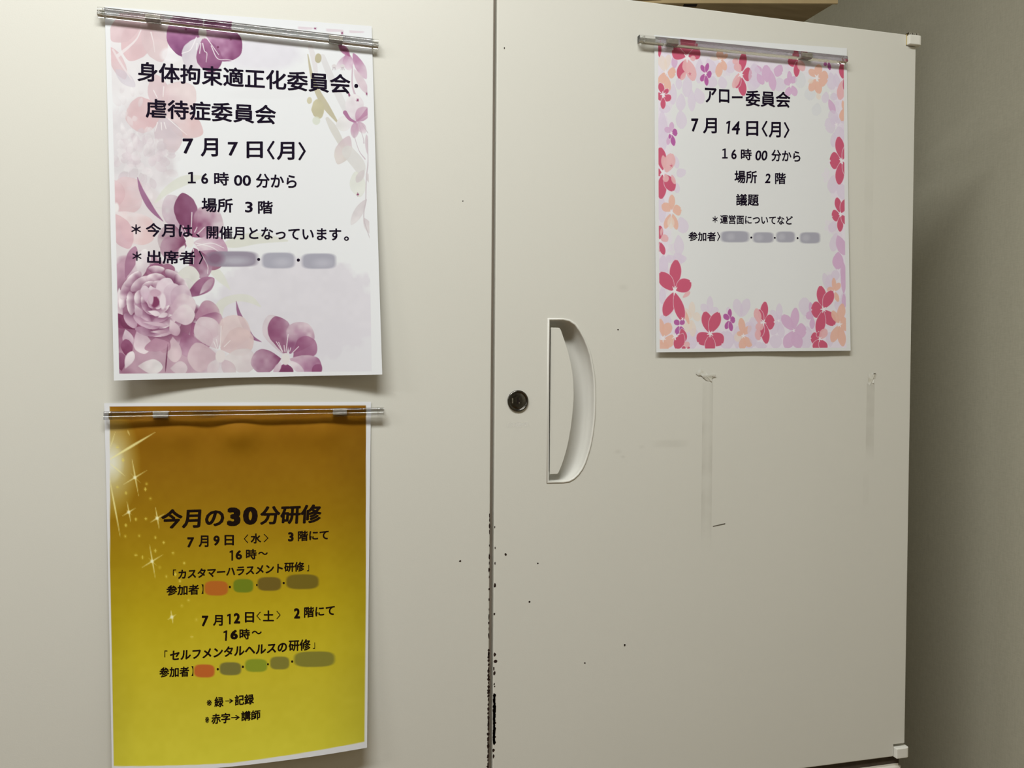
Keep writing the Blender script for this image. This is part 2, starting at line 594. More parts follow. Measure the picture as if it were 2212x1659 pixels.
faded_strip('sticker_trace', .0112, .0335, 1.3985, 1.4040, M_PALE, door_r, f=lambda s, t: min(1, 8 * min(s, 1 - s)) * min(1, 5 * min(t, 1 - t)))
for (x, z, r) in ((.1225, 1.5290, .0060), (.1190, 1.3750, .0045), (.1240, 1.3700, .0030), (.1430, 1.3790, .004)):
    faded_strip('smudge', x - r, x + r, z - r * .6, z + r * .6, M_GHOST, door_r, nx=8, nz=8,
                f=lambda s, t: .9 * max(0, 1 - 2 * math.hypot(s - .5, t - .5)))

# remains of sticky tape, crumpled and torn
bm = bmesh.new()
tp = [(.1975, 1.4490), (.2005, 1.4520), (.2040, 1.4528), (.2075, 1.4508), (.2110, 1.4468), (.2150, 1.4472), (.2170, 1.4478), (.2168, 1.4452),
      (.2150, 1.4435), (.2148, 1.4408), (.2125, 1.4412), (.2090, 1.4420), (.2060, 1.4445), (.2030, 1.4470), (.2000, 1.4468)]
c = bm.verts.new((.2085, -.0012, 1.4468))
vs = [bm.verts.new((x, -.0001 - random.uniform(0, .0011), z)) for x, z in tp]
for i in range(len(vs)):
    bm.faces.new((c, vs[(i + 1) % len(vs)], vs[i]))
bmesh.ops.recalc_face_normals(bm, faces=bm.faces)
link('tape_residue', bm, M_TAPE, door_r)['label'] = 'crumpled scrap of sticky tape'
bm = bmesh.new()
vs = [bm.verts.new(p) for p in ((.2140, -.0012, 1.4462), (.2180, -.0018, 1.4480), (.2190, -.0014, 1.4462), (.2165, -.0006, 1.4448))]
bm.faces.new(vs)
vs = [bm.verts.new(p) for p in ((.2045, -.0012, 1.4462), (.2062, -.0018, 1.4472), (.2070, -.0014, 1.4452), (.2050, -.0006, 1.4448))]
bm.faces.new(vs)
link('tape_residue', bm, M_PLASTIC, door_r)['label'] = 'white torn corner of paper under tape'
bm = bmesh.new()
tp = [(.3905, 1.4385), (.3905, 1.4500), (.3990, 1.4505), (.3990, 1.4440), (.3970, 1.4445), (.3965, 1.4395), (.3950, 1.4400), (.3925, 1.4370)]
vs = [bm.verts.new((x, -.00015 - (.0008 if i in (2, 5) else 0), z)) for i, (x, z) in enumerate(tp)]
bm.faces.new(vs)
bmesh.ops.triangulate(bm, faces=bm.faces)
link('tape_residue', bm, M_TAPE, door_r)['label'] = 'short strip of old clear tape'
bm = bmesh.new()
blob(bm, .3975, 1.4492, .0018, .0007, -.0009, 6, .1)
blob(bm, .3965, 1.4462, .0010, .0008, -.0004, 6, 0)
link('tape_residue', bm, m_dash.m, door_r)['label'] = 'brown dirt on old tape end'

# lower cabinet
zt = 1.0422
base = empty('base_cabinet', (0, 0.24, 0), 'lower cream steel cabinet under the upper one, only its top edge in view', 'cabinet')
bm = bmesh.new()
box(bm, -.4465, .4395, .0, .46, .06, zt)
bmesh.ops.bevel(bm, geom=list(bm.edges), offset=.003, segments=3, affect='EDGES')
link('carcass', bm, M_BASE, base)
bm = bmesh.new()
box(bm, -.43, .425, .03, .44, 0, .0605)
link('plinth', bm, M_BODY, base)
for a, b in ((-.440, -.002), (.002, .433)):
    bm = bmesh.new()
    box(bm, a, b, -.004, .0, .08, zt - .012)
    bevel_all(bm, .001, 1)
    link('door', bm, M_BASE, base)
bm = bmesh.new()
box(bm, -.44, .4375, .0035, .45, zt - .0002, ZB + .0002)    # spacer coloured as the shadow in the joint between the two units
m_sp = Mat('joint_shade_brown').set(Roughness=0.9)
m_sp.noise_mix((0.045, 0.032, 0.02), (0.065, 0.047, 0.03), 80, 2)
link('joint_shade_spacer', bm, m_sp.m, base)

# cardboard box on the cabinet, standing on its folded bottom flaps
bx = empty('cardboard_box', (.12, .16, ZT - .004), 'brown cardboard box on top of the cabinet, dark underside above the right door', 'box')
zb_ = ZT + .045
P0 = Vector((.3794, .044)); P1 = Vector((.3650, .262)); P2 = Vector((-.140, .262)); P3 = Vector((-.120, .150)); Pm = Vector((.2342, .083))


def prism(bm, poly, z0, z1):
    lo = [bm.verts.new((p[0], p[1], z0)) for p in poly]
    hi = [bm.verts.new((p[0], p[1], z1)) for p in poly]
    bm.faces.new(list(reversed(lo))); bm.faces.new(hi)
    n = len(poly)
    for i in range(n):
        j = (i + 1) % n
        bm.faces.new((lo[i], lo[j], hi[j], hi[i]))
    bmesh.ops.recalc_face_normals(bm, faces=bm.faces)


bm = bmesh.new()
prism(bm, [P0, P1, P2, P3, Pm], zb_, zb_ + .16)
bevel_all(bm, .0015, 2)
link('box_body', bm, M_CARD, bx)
e = (P0 - Pm).normalized(); nn = Vector((e.y, -e.x))
bm = bmesh.new()                                     # outer side flap, its lower edge a touch below the bottom
prism(bm, [Pm - e * .09 + nn * .0002, P0 + nn * .0002, P0 + nn * .0024, Pm - e * .09 + nn * .0024], zb_ - .0022, zb_ + .15)
link('side_flap', bm, m_card2.m, bx)
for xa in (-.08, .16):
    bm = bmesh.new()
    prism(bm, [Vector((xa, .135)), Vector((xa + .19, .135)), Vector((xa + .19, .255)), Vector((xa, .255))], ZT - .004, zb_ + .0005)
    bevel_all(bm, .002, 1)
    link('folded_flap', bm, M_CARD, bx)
bm = bmesh.new()
q = Pm + e * -.010
prism(bm, [q + nn * -.010, q + nn * -.010 + e * .014, q + nn * .0008 + e * .014, q + nn * .0008], zb_ - .0009, zb_ - .0001)
link('underside_strip', bm, M_BLACK, bx)  # small black strip on the box's underside

# ------------------------------------------------------------------ notices
# every print is laid out in the units of the measured sheet: each sheet has the four measured corners Q (tl, tr, br, bl) and a
# projective map turns them into millimetres on the A4 page; the page itself is a real curled sheet in the room.
AW, AH = 210.0, 297.0


def homography(Q):
    A, B = [], []
    for (u, v), (x, y) in zip(((0, 0), (AW, 0), (AW, AH), (0, AH)), Q):
        A.append([u, v, 1, 0, 0, 0, -x * u, -x * v]); B.append(x)
        A.append([0, 0, 0, u, v, 1, -y * u, -y * v]); B.append(y)
    h = np.linalg.solve(np.array(A, float), np.array(B, float))
    return np.append(h, 1).reshape(3, 3)


def hmap(H, u, v):
    d = H[2, 0] * u + H[2, 1] * v + H[2, 2]
    return (H[0, 0] * u + H[0, 1] * v + H[0, 2]) / d, (H[1, 0] * u + H[1, 1] * v + H[1, 2]) / d


def vnoise(X, Y, scale, seed):
    """smooth value noise on arrays"""
    r = np.random.default_rng(seed).random((64, 64))
    x, y = X / scale, Y / scale
    xi, yi = np.floor(x).astype(int), np.floor(y).astype(int)
    fx, fy = x - xi, y - yi
    fx, fy = fx * fx * (3 - 2 * fx), fy * fy * (3 - 2 * fy)
    g = lambda a, b: r[a % 64, b % 64]
    return (g(xi, yi) * (1 - fx) + g(xi + 1, yi) * fx) * (1 - fy) + (g(xi, yi + 1) * (1 - fx) + g(xi + 1, yi + 1) * fx) * fy


class Sheet:
    """colour of the print per grid node of the page (a colour attribute of the mesh)"""

    def __init__(self, Q, corners, curl, nx, ny, white, paper_albedo=(0.765, 0.775, 0.815)):
        self.H = homography(Q); self.Hi = np.linalg.inv(self.H)
        self.C = [np.array(c) for c in corners]
        self.curl = curl
        self.nx, self.ny = nx, ny
        u = np.linspace(0, AW, nx + 1); v = np.linspace(0, AH, ny + 1)
        self.U, self.V = np.meshgrid(u, v)
        self.X, self.Y = hmap(self.H, self.U, self.V)
        self.white = np.array(white, float)
        self.alb = np.array(paper_albedo)
        self.img = np.tile(self.white, (ny + 1, nx + 1, 1))
        self.n1 = vnoise(self.U, self.V, 9.0, 3) * .6 + vnoise(self.U, self.V, 3.5, 4) * .4
        self.n2 = vnoise(self.U, self.V, 16.0, 5) * .5 + vnoise(self.U, self.V, 5.0, 6) * .5

    def put(self, m, col):
        if isinstance(col, tuple): col = np.array(col, float)
        self.img = self.img * (1 - m[..., None]) + col * m[..., None]

    def win(self, x0, y0, x1, y1):
        """sub-window of nodes around a box in sheet units"""
        s = (self.X > x0) & (self.X < x1) & (self.Y > y0) & (self.Y < y1)
        ys, xs = np.where(s)
        if len(ys) == 0: return None
        return slice(ys.min(), ys.max() + 1), slice(xs.min(), xs.max() + 1)

    def blend(self, w, m, col):
        I = self.img[w]
        self.img[w] = I * (1 - m[..., None]) + np.asarray(col, float) * m[..., None]

    def petal(self, x0, y0, x1, y1, w, c0, c1=None, a=1.0, soft=.7, notch=0.0, water=0.0, rim=None, fat=.62, side=None, rnd=.62):
        L = math.hypot(x1 - x0, y1 - y0) + 1e-6
        ax, ay = (x1 - x0) / L, (y1 - y0) / L
        R = L + w
        cx, cy = (x0 + x1) / 2, (y0 + y1) / 2
        wn = self.win(cx - R, cy - R, cx + R, cy + R)
        if wn is None: return
        X, Y = self.X[wn] - x0, self.Y[wn] - y0
        s = (X * ax + Y * ay) / L
        t = -X * ay + Y * ax
        sc = np.clip(s, 0, 1)
        prof = np.sin(math.pi * sc ** (fat * 1.75)) ** rnd
        hw = w * .5 * prof
        if notch:
            hw = hw
        if water:
            hw = hw * (1 + .22 * (self.n1[wn] - .5))
        d = np.minimum(hw - np.abs(t), np.minimum(s * L, (1 - s) * L) + 0.0)
        if notch:
            d = np.minimum(d, np.hypot((1 - s) * L, t) - notch * w)
        if rim is not None:
            self.blend(wn, np.clip((d + 1.4) / 1.0, 0, 1), rim)
        m = np.clip(d / soft + .5, 0, 1) * a
        c0 = np.array(c0, float)
        c1 = c0 if c1 is None else np.array(c1, float)
        k = np.clip(sc + (.45 * (self.n1[wn] - .5) * 2 if water else 0), 0, 1)
        if side is not None:
            k = np.clip(.5 + side * t / (w * .5) * .8 + (.35 * (self.n1[wn] - .5) * 2), 0, 1)
        col = c0 * (1 - k[..., None]) + c1 * k[..., None]
        if water:
            col = col + (self.n2[wn][..., None] - .5) * 2 * water
            edge = np.clip(1 - d / 2.6, 0, 1) * (d > 0)
            col = col - edge[..., None] * water * .35
        self.blend(wn, m, col)

    def ell(self, x, y, rx, ry, col, a=1.0, soft=1.0, water=0.0, power=2):
        wn = self.win(x - rx * 1.5 - soft, y - ry * 1.5 - soft, x + rx * 1.5 + soft, y + ry * 1.5 + soft)
        if wn is None: return
        q = (np.abs((self.X[wn] - x) / rx) ** power + np.abs((self.Y[wn] - y) / ry) ** power) ** (1 / power)
        if water: q = q * (1 + .3 * (self.n1[wn] - .5))
        d = (1 - q) * min(rx, ry)
        m = np.clip(d / soft + .5, 0, 1) * a
        c = np.array(col, float) + ((self.n2[wn][..., None] - .5) * 2 * water if water else 0)
        self.blend(wn, m, c)

    def stroke(self, pts, ws, col, a=1.0, soft=.8, water=0.0):
        if len(pts) > 2:                                   # Catmull-Rom smoothing
            a3 = np.array([[*p, w] for p, w in zip(pts, ws)], float)
            a3 = np.vstack([2 * a3[0] - a3[1], a3, 2 * a3[-1] - a3[-2]])
            o3 = []
            for i in range(1, len(a3) - 2):
                p0, p1, p2, p3 = a3[i - 1:i + 3]
                for t in np.arange(0, 1, .125):
                    o3.append(.5 * (2 * p1 + (p2 - p0) * t + (2 * p0 - 5 * p1 + 4 * p2 - p3) * t * t + (3 * p1 - p0 - 3 * p2 + p3) * t ** 3))
            o3.append(a3[-2])
            pts = [(p[0], p[1]) for p in o3]; ws = [max(p[2], 0) for p in o3]
        P = []
        for (p, q, wa, wb) in zip(pts, pts[1:], ws, ws[1:]):
            P.append((p, q, wa, wb))
        xs = [p[0] for p in pts]; ys = [p[1] for p in pts]; W = max(ws)
        wn = self.win(min(xs) - W, min(ys) - W, max(xs) + W, max(ys) + W)
        if wn is None: return
        best = np.full(self.X[wn].shape, -99.0)
        for (p, q, wa, wb) in P:
            dx, dy = q[0] - p[0], q[1] - p[1]
            L2 = dx * dx + dy * dy + 1e-9
            s = np.clip(((self.X[wn] - p[0]) * dx + (self.Y[wn] - p[1]) * dy) / L2, 0, 1)
            dist = np.hypot(self.X[wn] - p[0] - s * dx, self.Y[wn] - p[1] - s * dy)
            best = np.maximum(best, (wa + (wb - wa) * s) / 2 - dist)
        m = np.clip(best / soft + .5, 0, 1) * a
        c = np.array(col, float) + ((self.n2[wn][..., None] - .5) * 2 * water if water else 0)
        self.blend(wn, m, c)

    def star(self, x, y, r, col, sx=.8, pts=5, rot=0.0, inner=.32, a=1.0):
        wn = self.win(x - r * 1.3, y - r * 1.3, x + r * 1.3, y + r * 1.3)
        if wn is None: return
        X, Y = (self.X[wn] - x) / sx, self.Y[wn] - y
        th = np.arctan2(Y, X) + rot
        k = np.abs(((th * pts / (2 * math.pi)) % 1) - .5) * 2
        R = r * (inner + (1 - inner) * k ** 2.2)
        m = np.clip((R - np.hypot(X, Y)) / .7 + .5, 0, 1) * a
        self.blend(wn, m, col)

    def surf(self, u, v, lift=0.0):
        s, t = u / AW, v / AH
        C = self.C
        P = ((1 - s) * (1 - t))[..., None] * C[0] + (s * (1 - t))[..., None] * C[1] + (s * t)[..., None] * C[2] + ((1 - s) * t)[..., None] * C[3]
        y = self.curl(s, t)
        return np.stack([P[..., 0], y - lift, P[..., 2]], -1)

    def mesh(self, name, mat, parent):
        nx, ny = self.nx, self.ny
        P = self.surf(self.U, self.V).reshape(-1, 3)
        me = bpy.data.meshes.new(name)
        n = len(P)
        me.vertices.add(n)
        me.vertices.foreach_set('co', P.astype(np.float32).ravel())
        j, i = np.meshgrid(np.arange(ny), np.arange(nx), indexing='ij')
        a = (j * (nx + 1) + i).ravel()
        F = np.stack([a, a + nx + 1, a + nx + 2, a + 1], -1)
        me.loops.add(F.size); me.loops.foreach_set('vertex_index', F.ravel().astype(np.int32))
        me.polygons.add(len(F)); me.polygons.foreach_set('loop_start', np.arange(0, F.size, 4, dtype=np.int32))
        me.update(calc_edges=True)
        col = lin(np.clip(self.img, 0, 255)) / lin(self.white) * self.alb
        rgba = np.ones((n, 4), np.float32); rgba[:, :3] = np.clip(col, 0, .92).reshape(-1, 3)
        at = me.color_attributes.new('print', 'FLOAT_COLOR', 'POINT')
        at.data.foreach_set('color', rgba.ravel())
        me.shade_smooth()
        return link_mesh(name, me, mat, parent)

    def text(self, name, segs, mat, parent, k, bold=.024):
        """segs: (string, xl, xr, y centre left, y centre right, height[, shear]) in the block units k=(ox,oy,scale)"""
        for sg in segs:
            bm_v, bm_f = [], []
            st, xl, xr, yl, yr, h = sg[:6]
            sh = sg[6] if len(sg) > 6 else 0.0
            bo = sg[7] if len(sg) > 7 else bold
            V, F = glyphs(st, bo)
            X = V[:, 0]; Z = V[:, 1]; L_ = V[:, 2]
            x0, x1, z0, z1 = X.min(), X.max(), Z.min(), Z.max()
            s = (X - x0) / (x1 - x0); t = (Z - z0) / (z1 - z0) - .5      # t up
            px = xl + (xr - xl) * s + sh * t * h
            py = yl + (yr - yl) * s - t * h
            px = k[0] + px / k[2]; py = k[1] + py / k[2]
            u, v = hmap(self.Hi, px, py)
            P = self.surf(u, v, .00014)
            P[:, 1] -= L_ * 6e-6
            b = len(bm_v)
            bm_v += [tuple(p) for p in P]
            bm_f += [tuple(b + q for q in f) for f in F]
            me = bpy.data.meshes.new(name)
            me.from_pydata(bm_v, [], bm_f)
            link_mesh(name, me, mat, parent)


_g = {}
ONE = {'1': ([(.30, 0), (.44, 0), (.44, .74), (.33, .74), (.14, .66), (.14, .55), (.30, .60)], 0),
       '1b': ([(.05, 0), (.55, 0), (.55, .10), (.37, .10), (.37, .74), (.27, .74), (.07, .68), (.07, .58), (.23, .62), (.23, .10), (.05, .10)], 0)}


def glyphs(st, bold):
    """outlines of the characters as flat triangles; weight comes from overlaid copies"""
    key = (st, bold)
    if key in _g: return _g[key]
    if st in ONE:
        P = ONE[st][0]
        bm = bmesh.new()
        bm.faces.new([bm.verts.new((x, y, 0)) for x, y in P])
        bm.normal_update()
        bmesh.ops.triangulate(bm, faces=bm.faces)
        V = np.array([(v.co.x, v.co.y, 0) for v in bm.verts]); bm.verts.index_update()
        F = [tuple(v.index for v in f.verts) for f in bm.faces]
        bm.free()
        _g[key] = (V, F)
        return V, F
    c = bpy.data.curves.new('glyphs', 'FONT')
    c.body = st
    c.size = 1.0
    c.resolution_u = 3
    o = bpy.data.objects.new('glyphs', c)
    COL.objects.link(o)
    dg = bpy.context.evaluated_depsgraph_get()
    me = o.evaluated_get(dg).to_mesh()
    V = np.array([(v.co.x, v.co.y, 0) for v in me.vertices]); F = [tuple(p.vertices) for p in me.polygons]
    o.evaluated_get(dg).to_mesh_clear()
    bpy.data.objects.remove(o); bpy.data.curves.remove(c)
    if bold > 0:
        VV, FF = [V], list(F)
        N = 8 if bold > .03 else 6
        for k in range(N):
            a = 2 * math.pi * k / N + .4
            b = len(V) * (k + 1)
            VV.append(V + np.array([math.cos(a) * bold, math.sin(a) * bold * .8, k + 1]))
            FF += [tuple(b + q for q in f) for f in F]
        V, F = np.concatenate(VV), FF
    _g[key] = (V, F)
    return V, F


m_pr = Mat('printed_paper').set(Roughness=0.7)
m_pr.b.inputs['Specular IOR Level'].default_value = 0.2
at = m_pr.node('ShaderNodeAttribute'); at.attribute_name = 'print'
m_pr.l(at.outputs['Color'], m_pr.b.inputs['Base Color'])
tcp = m_pr.node('ShaderNodeTexCoord')
m_pr.bump(tcp.outputs['Object'], 1500, .05, .0002)
M_PRINT = m_pr.m

# ============ notice 1: violet blossoms ===============================================
def curl1(s, t):
    return -(.0010 + .0130 * t ** 1.5 * (.28 + .72 * (2 * s - 1) ** 2))


q1 = [(226, 14), (803, 56.5), (825.7, 809), (246, 822)]
c1 = [(-0.32068, 0, 1.73793), (-0.1107, 0, 1.7452), (-0.10214, 0, 1.44663), (-0.31239, 0, 1.44109)]
s1 = Sheet(q1, c1, curl1, 636, 900, (226, 227, 233))
D = (140, 62, 116); DR = (122, 50, 92); MM = (172, 112, 152); K = (214, 184, 192); kk = (221, 207, 212)
G = (205, 193, 203); Wh = (233, 232, 238); TT = (188, 178, 148); LF = (213, 214, 204); RO = (216, 172, 180)


def A(x, y): return 190 + x / 3.771, y / 3.771
def B_(x, y): return 500 + x / 3.771, y / 3.771
def Cc(x, y): return 190 + x / 3.771, 430 + y / 3.771
def Dd(x, y): return 500 + x / 3.771, 430 + y / 3.771


def pt(f, x0, y0, x1, y1, w, c0, c1=None, **kw):
    a, b = f(x0, y0), f(x1, y1)
    kw.setdefault('water', 9.0); kw.setdefault('soft', 1.6)
    s1.petal(a[0], a[1], b[0], b[1], w / 3.771, c0, c1, **kw)


def el(f, x, y, rx, ry, c, **kw):
    a = f(x, y); s1.ell(a[0], a[1], rx / 3.771, ry / 3.771, c, **kw)


def st(f, pts, ws, c, **kw):
    s1.stroke([f(*p) for p in pts], [w / 3.771 for w in ws], c, **kw)


# washes
el(Dd, 520, 900, 700, 430, (214, 208, 221), a=.75, soft=14, water=5)
el(Dd, 900, 1250, 380, 260, (216, 212, 224), a=.6, soft=18)
el(B_, 250, 440, 330, 130, (214, 208, 224), a=.6, soft=14, water=6)
el(A, 420, 520, 420, 330, (222, 216, 222), a=.8, soft=30, water=8)
el(A, 380, 1250, 330, 420, (213, 205, 213), a=.8, soft=24, water=9)
el(Cc, 380, 250, 330, 360, (216, 204, 210), a=.8, soft=24, water=9)
el(B_, 250, 760, 300, 40, (222, 222, 228), a=.5, soft=6)
# pale flower, top left
pt(A, 480, 120, 330, 490, 260, K, (216, 178, 186), a=.9)
pt(A, 470, 140, 600, 500, 200, K, (214, 190, 196), a=.9)
pt(A, 420, 110, 190, 330, 200, (206, 170, 180), K, a=.9)
pt(A, 520, 130, 700, 330, 160, (214, 190, 198), a=.7)
pt(A, 180, 380, 300, 640, 110, RO, K, a=.8)
pt(A, 220, 560, 380, 700, 90, (200, 190, 206), a=.6)
el(A, 690, 440, 110, 60, (226, 222, 230), a=.8, soft=5, water=10)
st(A, [(430, 240), (380, 330), (240, 450)], [8, 14, 30], (228, 220, 226), a=.8)
st(A, [(510, 260), (530, 340), (540, 420)], [10, 6, 3], (232, 226, 230), a=.7)
st(A, [(200, 400), (270, 520), (350, 640)], [16, 18, 8], (226, 214, 220), a=.8)
# dark flower at the top
pt(A, 930, 250, 640, 330, 330, (190, 130, 172), (130, 62, 118), side=-.7, fat=.75)
pt(A, 930, 260, 730, 60, 260, (150, 84, 132), (180, 140, 168), fat=.75)
pt(A, 940, 240, 1160, 130, 250, (126, 54, 104), (160, 96, 140), fat=.75)
pt(A, 940, 250, 1240, 440, 260, (196, 150, 186), (132, 60, 112), fat=.85)
pt(A, 930, 300, 820, 560, 220, (222, 214, 224), (205, 196, 210), side=.5)
pt(A, 935, 300, 1020, 580, 210, (168, 104, 150), (134, 70, 118), fat=.8)
el(A, 930, 262, 33, 52, (214, 204, 208), soft=2)
for p in ([(880, 300), (830, 400), (760, 430)], [(960, 300), (1010, 370), (1060, 440)], [(915, 350), (905, 430)], [(930, 350), (945, 410), (965, 430), (958, 500)],
          [(885, 350), (880, 400)], [(1000, 370), (1050, 470), (1130, 480), (1190, 490)]):
    st(A, p, [9, 7, 6, 4][:len(p)], (234, 228, 236), a=.85)
s1.star(*A(1160, 318), 4.2, DR); s1.ell(*A(1055, 380), 2.2, 2.4, DR); s1.ell(*A(795, 235), 2.6, 2.6, DR)
# pink flower below the heading
pt(A, 600, 900, 540, 600, 170, (212, 184, 194), K, a=.85)
pt(A, 600, 900, 860, 700, 280, (212, 184, 192), (222, 202, 206), a=.9)
pt(A, 590, 900, 300, 960, 290, RO, (218, 190, 196), a=.9)
pt(A, 630, 930, 930, 1080, 210, (222, 200, 206), (216, 180, 184), a=.95)
pt(A, 590, 950, 700, 1230, 230, (206, 190, 202), (212, 192, 200), a=.9)
el(A, 590, 910, 40, 55, (212, 186, 192), a=.8, soft=4)
for p in ([(560, 990), (540, 1060)], [(590, 990), (595, 1050)], [(615, 990), (630, 1040)], [(650, 960), (730, 1030), (800, 1090)], [(530, 730), (560, 790)],
          [(612, 700), (606, 780)]):
    st(A, p, [9, 6, 4][:len(p)], (234, 228, 232), a=.8)
# ghostly peony
r2 = np.random.default_rng(5)
for k in range(70):
    a = r2.uniform(0, 6.28); rr = r2.uniform(20, 210)
    x, y = 450 + rr * math.cos(a), 1290 + rr * math.sin(a) * 1.1
    L = r2.uniform(60, 120)
    c = (200 + r2.integers(0, 26),) ; c = (c[0], c[0] - 12, c[0] - 3)
    pt(A, x, y, x + L * math.cos(a + r2.uniform(-.5, .5)), y + L * math.sin(a), r2.uniform(40, 90), c, (228, 224, 230) if k % 3 == 0 else (206, 190, 202), a=.55)
for k in range(26):
    x, y = r2.uniform(200, 480), r2.uniform(680, 1150)
    pt(A, x, y, x + r2.uniform(-40, 60), y + r2.uniform(40, 110), r2.uniform(30, 60), (232, 228, 234), (214, 204, 212), a=.45)
# left pale pink
pt(A, 200, 1659, 420, 1470, 250, (214, 178, 186), (216, 190, 198), a=.85)
pt(Cc, 220, 80, 420, -60, 230, (214, 178, 186), (214, 192, 200), a=.85)
pt(Cc, 225, 60, 200, -160, 180, (212, 170, 180), K, a=.85)
pt(Cc, 230, 100, 520, 330, 260, (226, 214, 220), (220, 184, 188), a=.85, fat=.8)
pt(Cc, 215, 120, 330, 400, 170, (218, 176, 184), (206, 160, 176), a=.8)
el(Cc, 225, 65, 22, 40, (230, 224, 228), soft=3)
# leaves
st(A, [(540, 1640), (640, 1540), (780, 1460), (950, 1425)], [16, 60, 80, 8], LF, a=.8, water=4, soft=2)
st(Cc, [(1090, 370), (1200, 340), (1380, 310), (1620, 330)], [20, 95, 90, 14], (212, 212, 202), a=.8, water=4, soft=2)
st(Cc, [(985, 540), (1060, 620), (1150, 730)], [60, 75, 8], (216, 217, 208), a=.8, soft=2)
st(Cc, [(1040, 960), (1080, 850), (1200, 800), (1310, 810), (1400, 870)], [80, 74, 60, 60, 10], (214, 214, 206), a=.85, water=4, soft=2)
st(Cc, [(550, 60), (660, 80), (720, 160)], [8, 10, 6], (210, 204, 208), a=.7)
for P_, w_ in (([(295, 381), (303, 408), (317, 436), (331, 456), (350, 476)], [1, 9, 12.5, 9, 1]), ([(508, 649), (514, 676), (528, 705), (542, 727), (563, 738)], [1, 8, 12, 9, 1])):
    s1.stroke(P_, w_, (156, 100, 142), water=10, soft=1.4)
# flower in the middle left
pt(Cc, 825, 320, 640, -40, 230, (190, 150, 178), (208, 196, 206), fat=.8, a=.95)
pt(Cc, 835, 320, 760, -60, 190, (120, 48, 88), (150, 92, 132), side=.3, fat=.8, a=.95)
pt(Cc, 840, 300, 1060, 90, 260, (140, 66, 108), (206, 188, 200), fat=.8, a=.95)
pt(Cc, 790, 340, 560, 300, 250, (128, 58, 98), (196, 176, 186), fat=.8, a=.95)
pt(Cc, 800, 360, 580, 420, 200, (136, 66, 104), (180, 140, 164), fat=.8, a=.8)
pt(Cc, 850, 345, 1130, 420, 200, (222, 206, 216), (182, 130, 164), fat=.75, a=.95)
pt(Cc, 900, 420, 1080, 540, 170, (182, 140, 168), (140, 70, 104), fat=.75, a=.9)
pt(Cc, 850, 390, 950, 640, 190, (132, 62, 102), (190, 160, 182), fat=.75, a=.95)
# big peony -----------------------------------------------------------------
PX, PY = 540, 830
el(Cc, 430, 640, 260, 200, (176, 126, 154), a=.8, soft=10, water=22)
el(Cc, PX, 900, 330, 330, (140, 76, 112), a=.95, soft=14, water=20)
el(Cc, 330, 1180, 180, 300, (150, 86, 122), a=.95, soft=14, water=24)
el(Cc, 640, 1310, 420, 160, (190, 150, 172), a=.95, soft=20, water=14)
el(Cc, 300, 760, 90, 180, (158, 106, 136), a=.8, soft=8, water=24)
for (x0, y0, x1, y1, w, c0, c1) in (
        (330, 680, 420, 420, 170, (176, 130, 158), (226, 216, 224)), (300, 640, 380, 380, 90, (150, 92, 128), (176, 126, 156)),
        (420, 640, 460, 400, 120, (206, 186, 200), (230, 226, 230)), (560, 640, 520, 520, 150, (170, 110, 144), (150, 84, 124)),
        (640, 640, 640, 520, 120, (150, 84, 122), (168, 110, 142)), (700, 620, 900, 620, 170, (214, 214, 208), (222, 218, 218)),
        (690, 660, 860, 730, 130, (224, 218, 222), (208, 204, 204)),
        (790, 790, 1020, 640, 130, (146, 76, 120), (182, 132, 164)), (900, 770, 1010, 640, 60, (214, 196, 210), (170, 120, 150)),
        (240, 780, 240, 1000, 80, (170, 110, 144), (226, 214, 222)), (240, 930, 300, 1050, 110, (120, 44, 86), (140, 60, 104)),
        (250, 720, 260, 900, 60, (228, 218, 226), (206, 180, 196)), (400, 800, 300, 850, 110, (190, 150, 176), (150, 92, 128)),
        (380, 1060, 300, 940, 150, (112, 38, 78), (134, 60, 100)), (440, 1060, 380, 950, 160, (122, 44, 84), (152, 80, 120)),
        (400, 1050, 460, 1260, 140, (200, 164, 186), (226, 210, 220)), (300, 1060, 340, 1200, 90, (222, 204, 216), (190, 150, 176)),
        (330, 1300, 300, 1140, 90, (116, 36, 78), (150, 80, 120)), (270, 1400, 260, 1250, 90, (126, 52, 92), (150, 86, 124)),
        (300, 1380, 360, 1240, 70, (214, 190, 206), (230, 218, 226)),
        (860, 960, 1060, 900, 220, (180, 124, 156), (206, 176, 190)), (870, 980, 1090, 1050, 230, (160, 96, 136), (196, 158, 178)),
        (840, 1000, 960, 1220, 190, (146, 74, 118), (184, 132, 162)), (850, 1100, 950, 1210, 60, (206, 176, 194), (150, 84, 126)),
        (760, 1080, 860, 1290, 170, (150, 84, 124), (196, 156, 182)), (680, 1120, 700, 1330, 120, (196, 160, 180), (214, 190, 200)),
        (640, 1120, 600, 1250, 90, (150, 86, 122), (186, 140, 164)), (540, 1130, 560, 1240, 200, (178, 124, 154), (190, 142, 168)),
        (400, 1360, 600, 1370, 120, (214, 196, 206), (230, 226, 230)), (660, 1380, 800, 1380, 120, (206, 184, 196), (214, 196, 206)),
        (640, 1180, 620, 1410, 10, (110, 40, 80), (130, 60, 96))):
    pt(Cc, x0, y0, x1, y1, w, c0, c1, water=14, fat=.8)
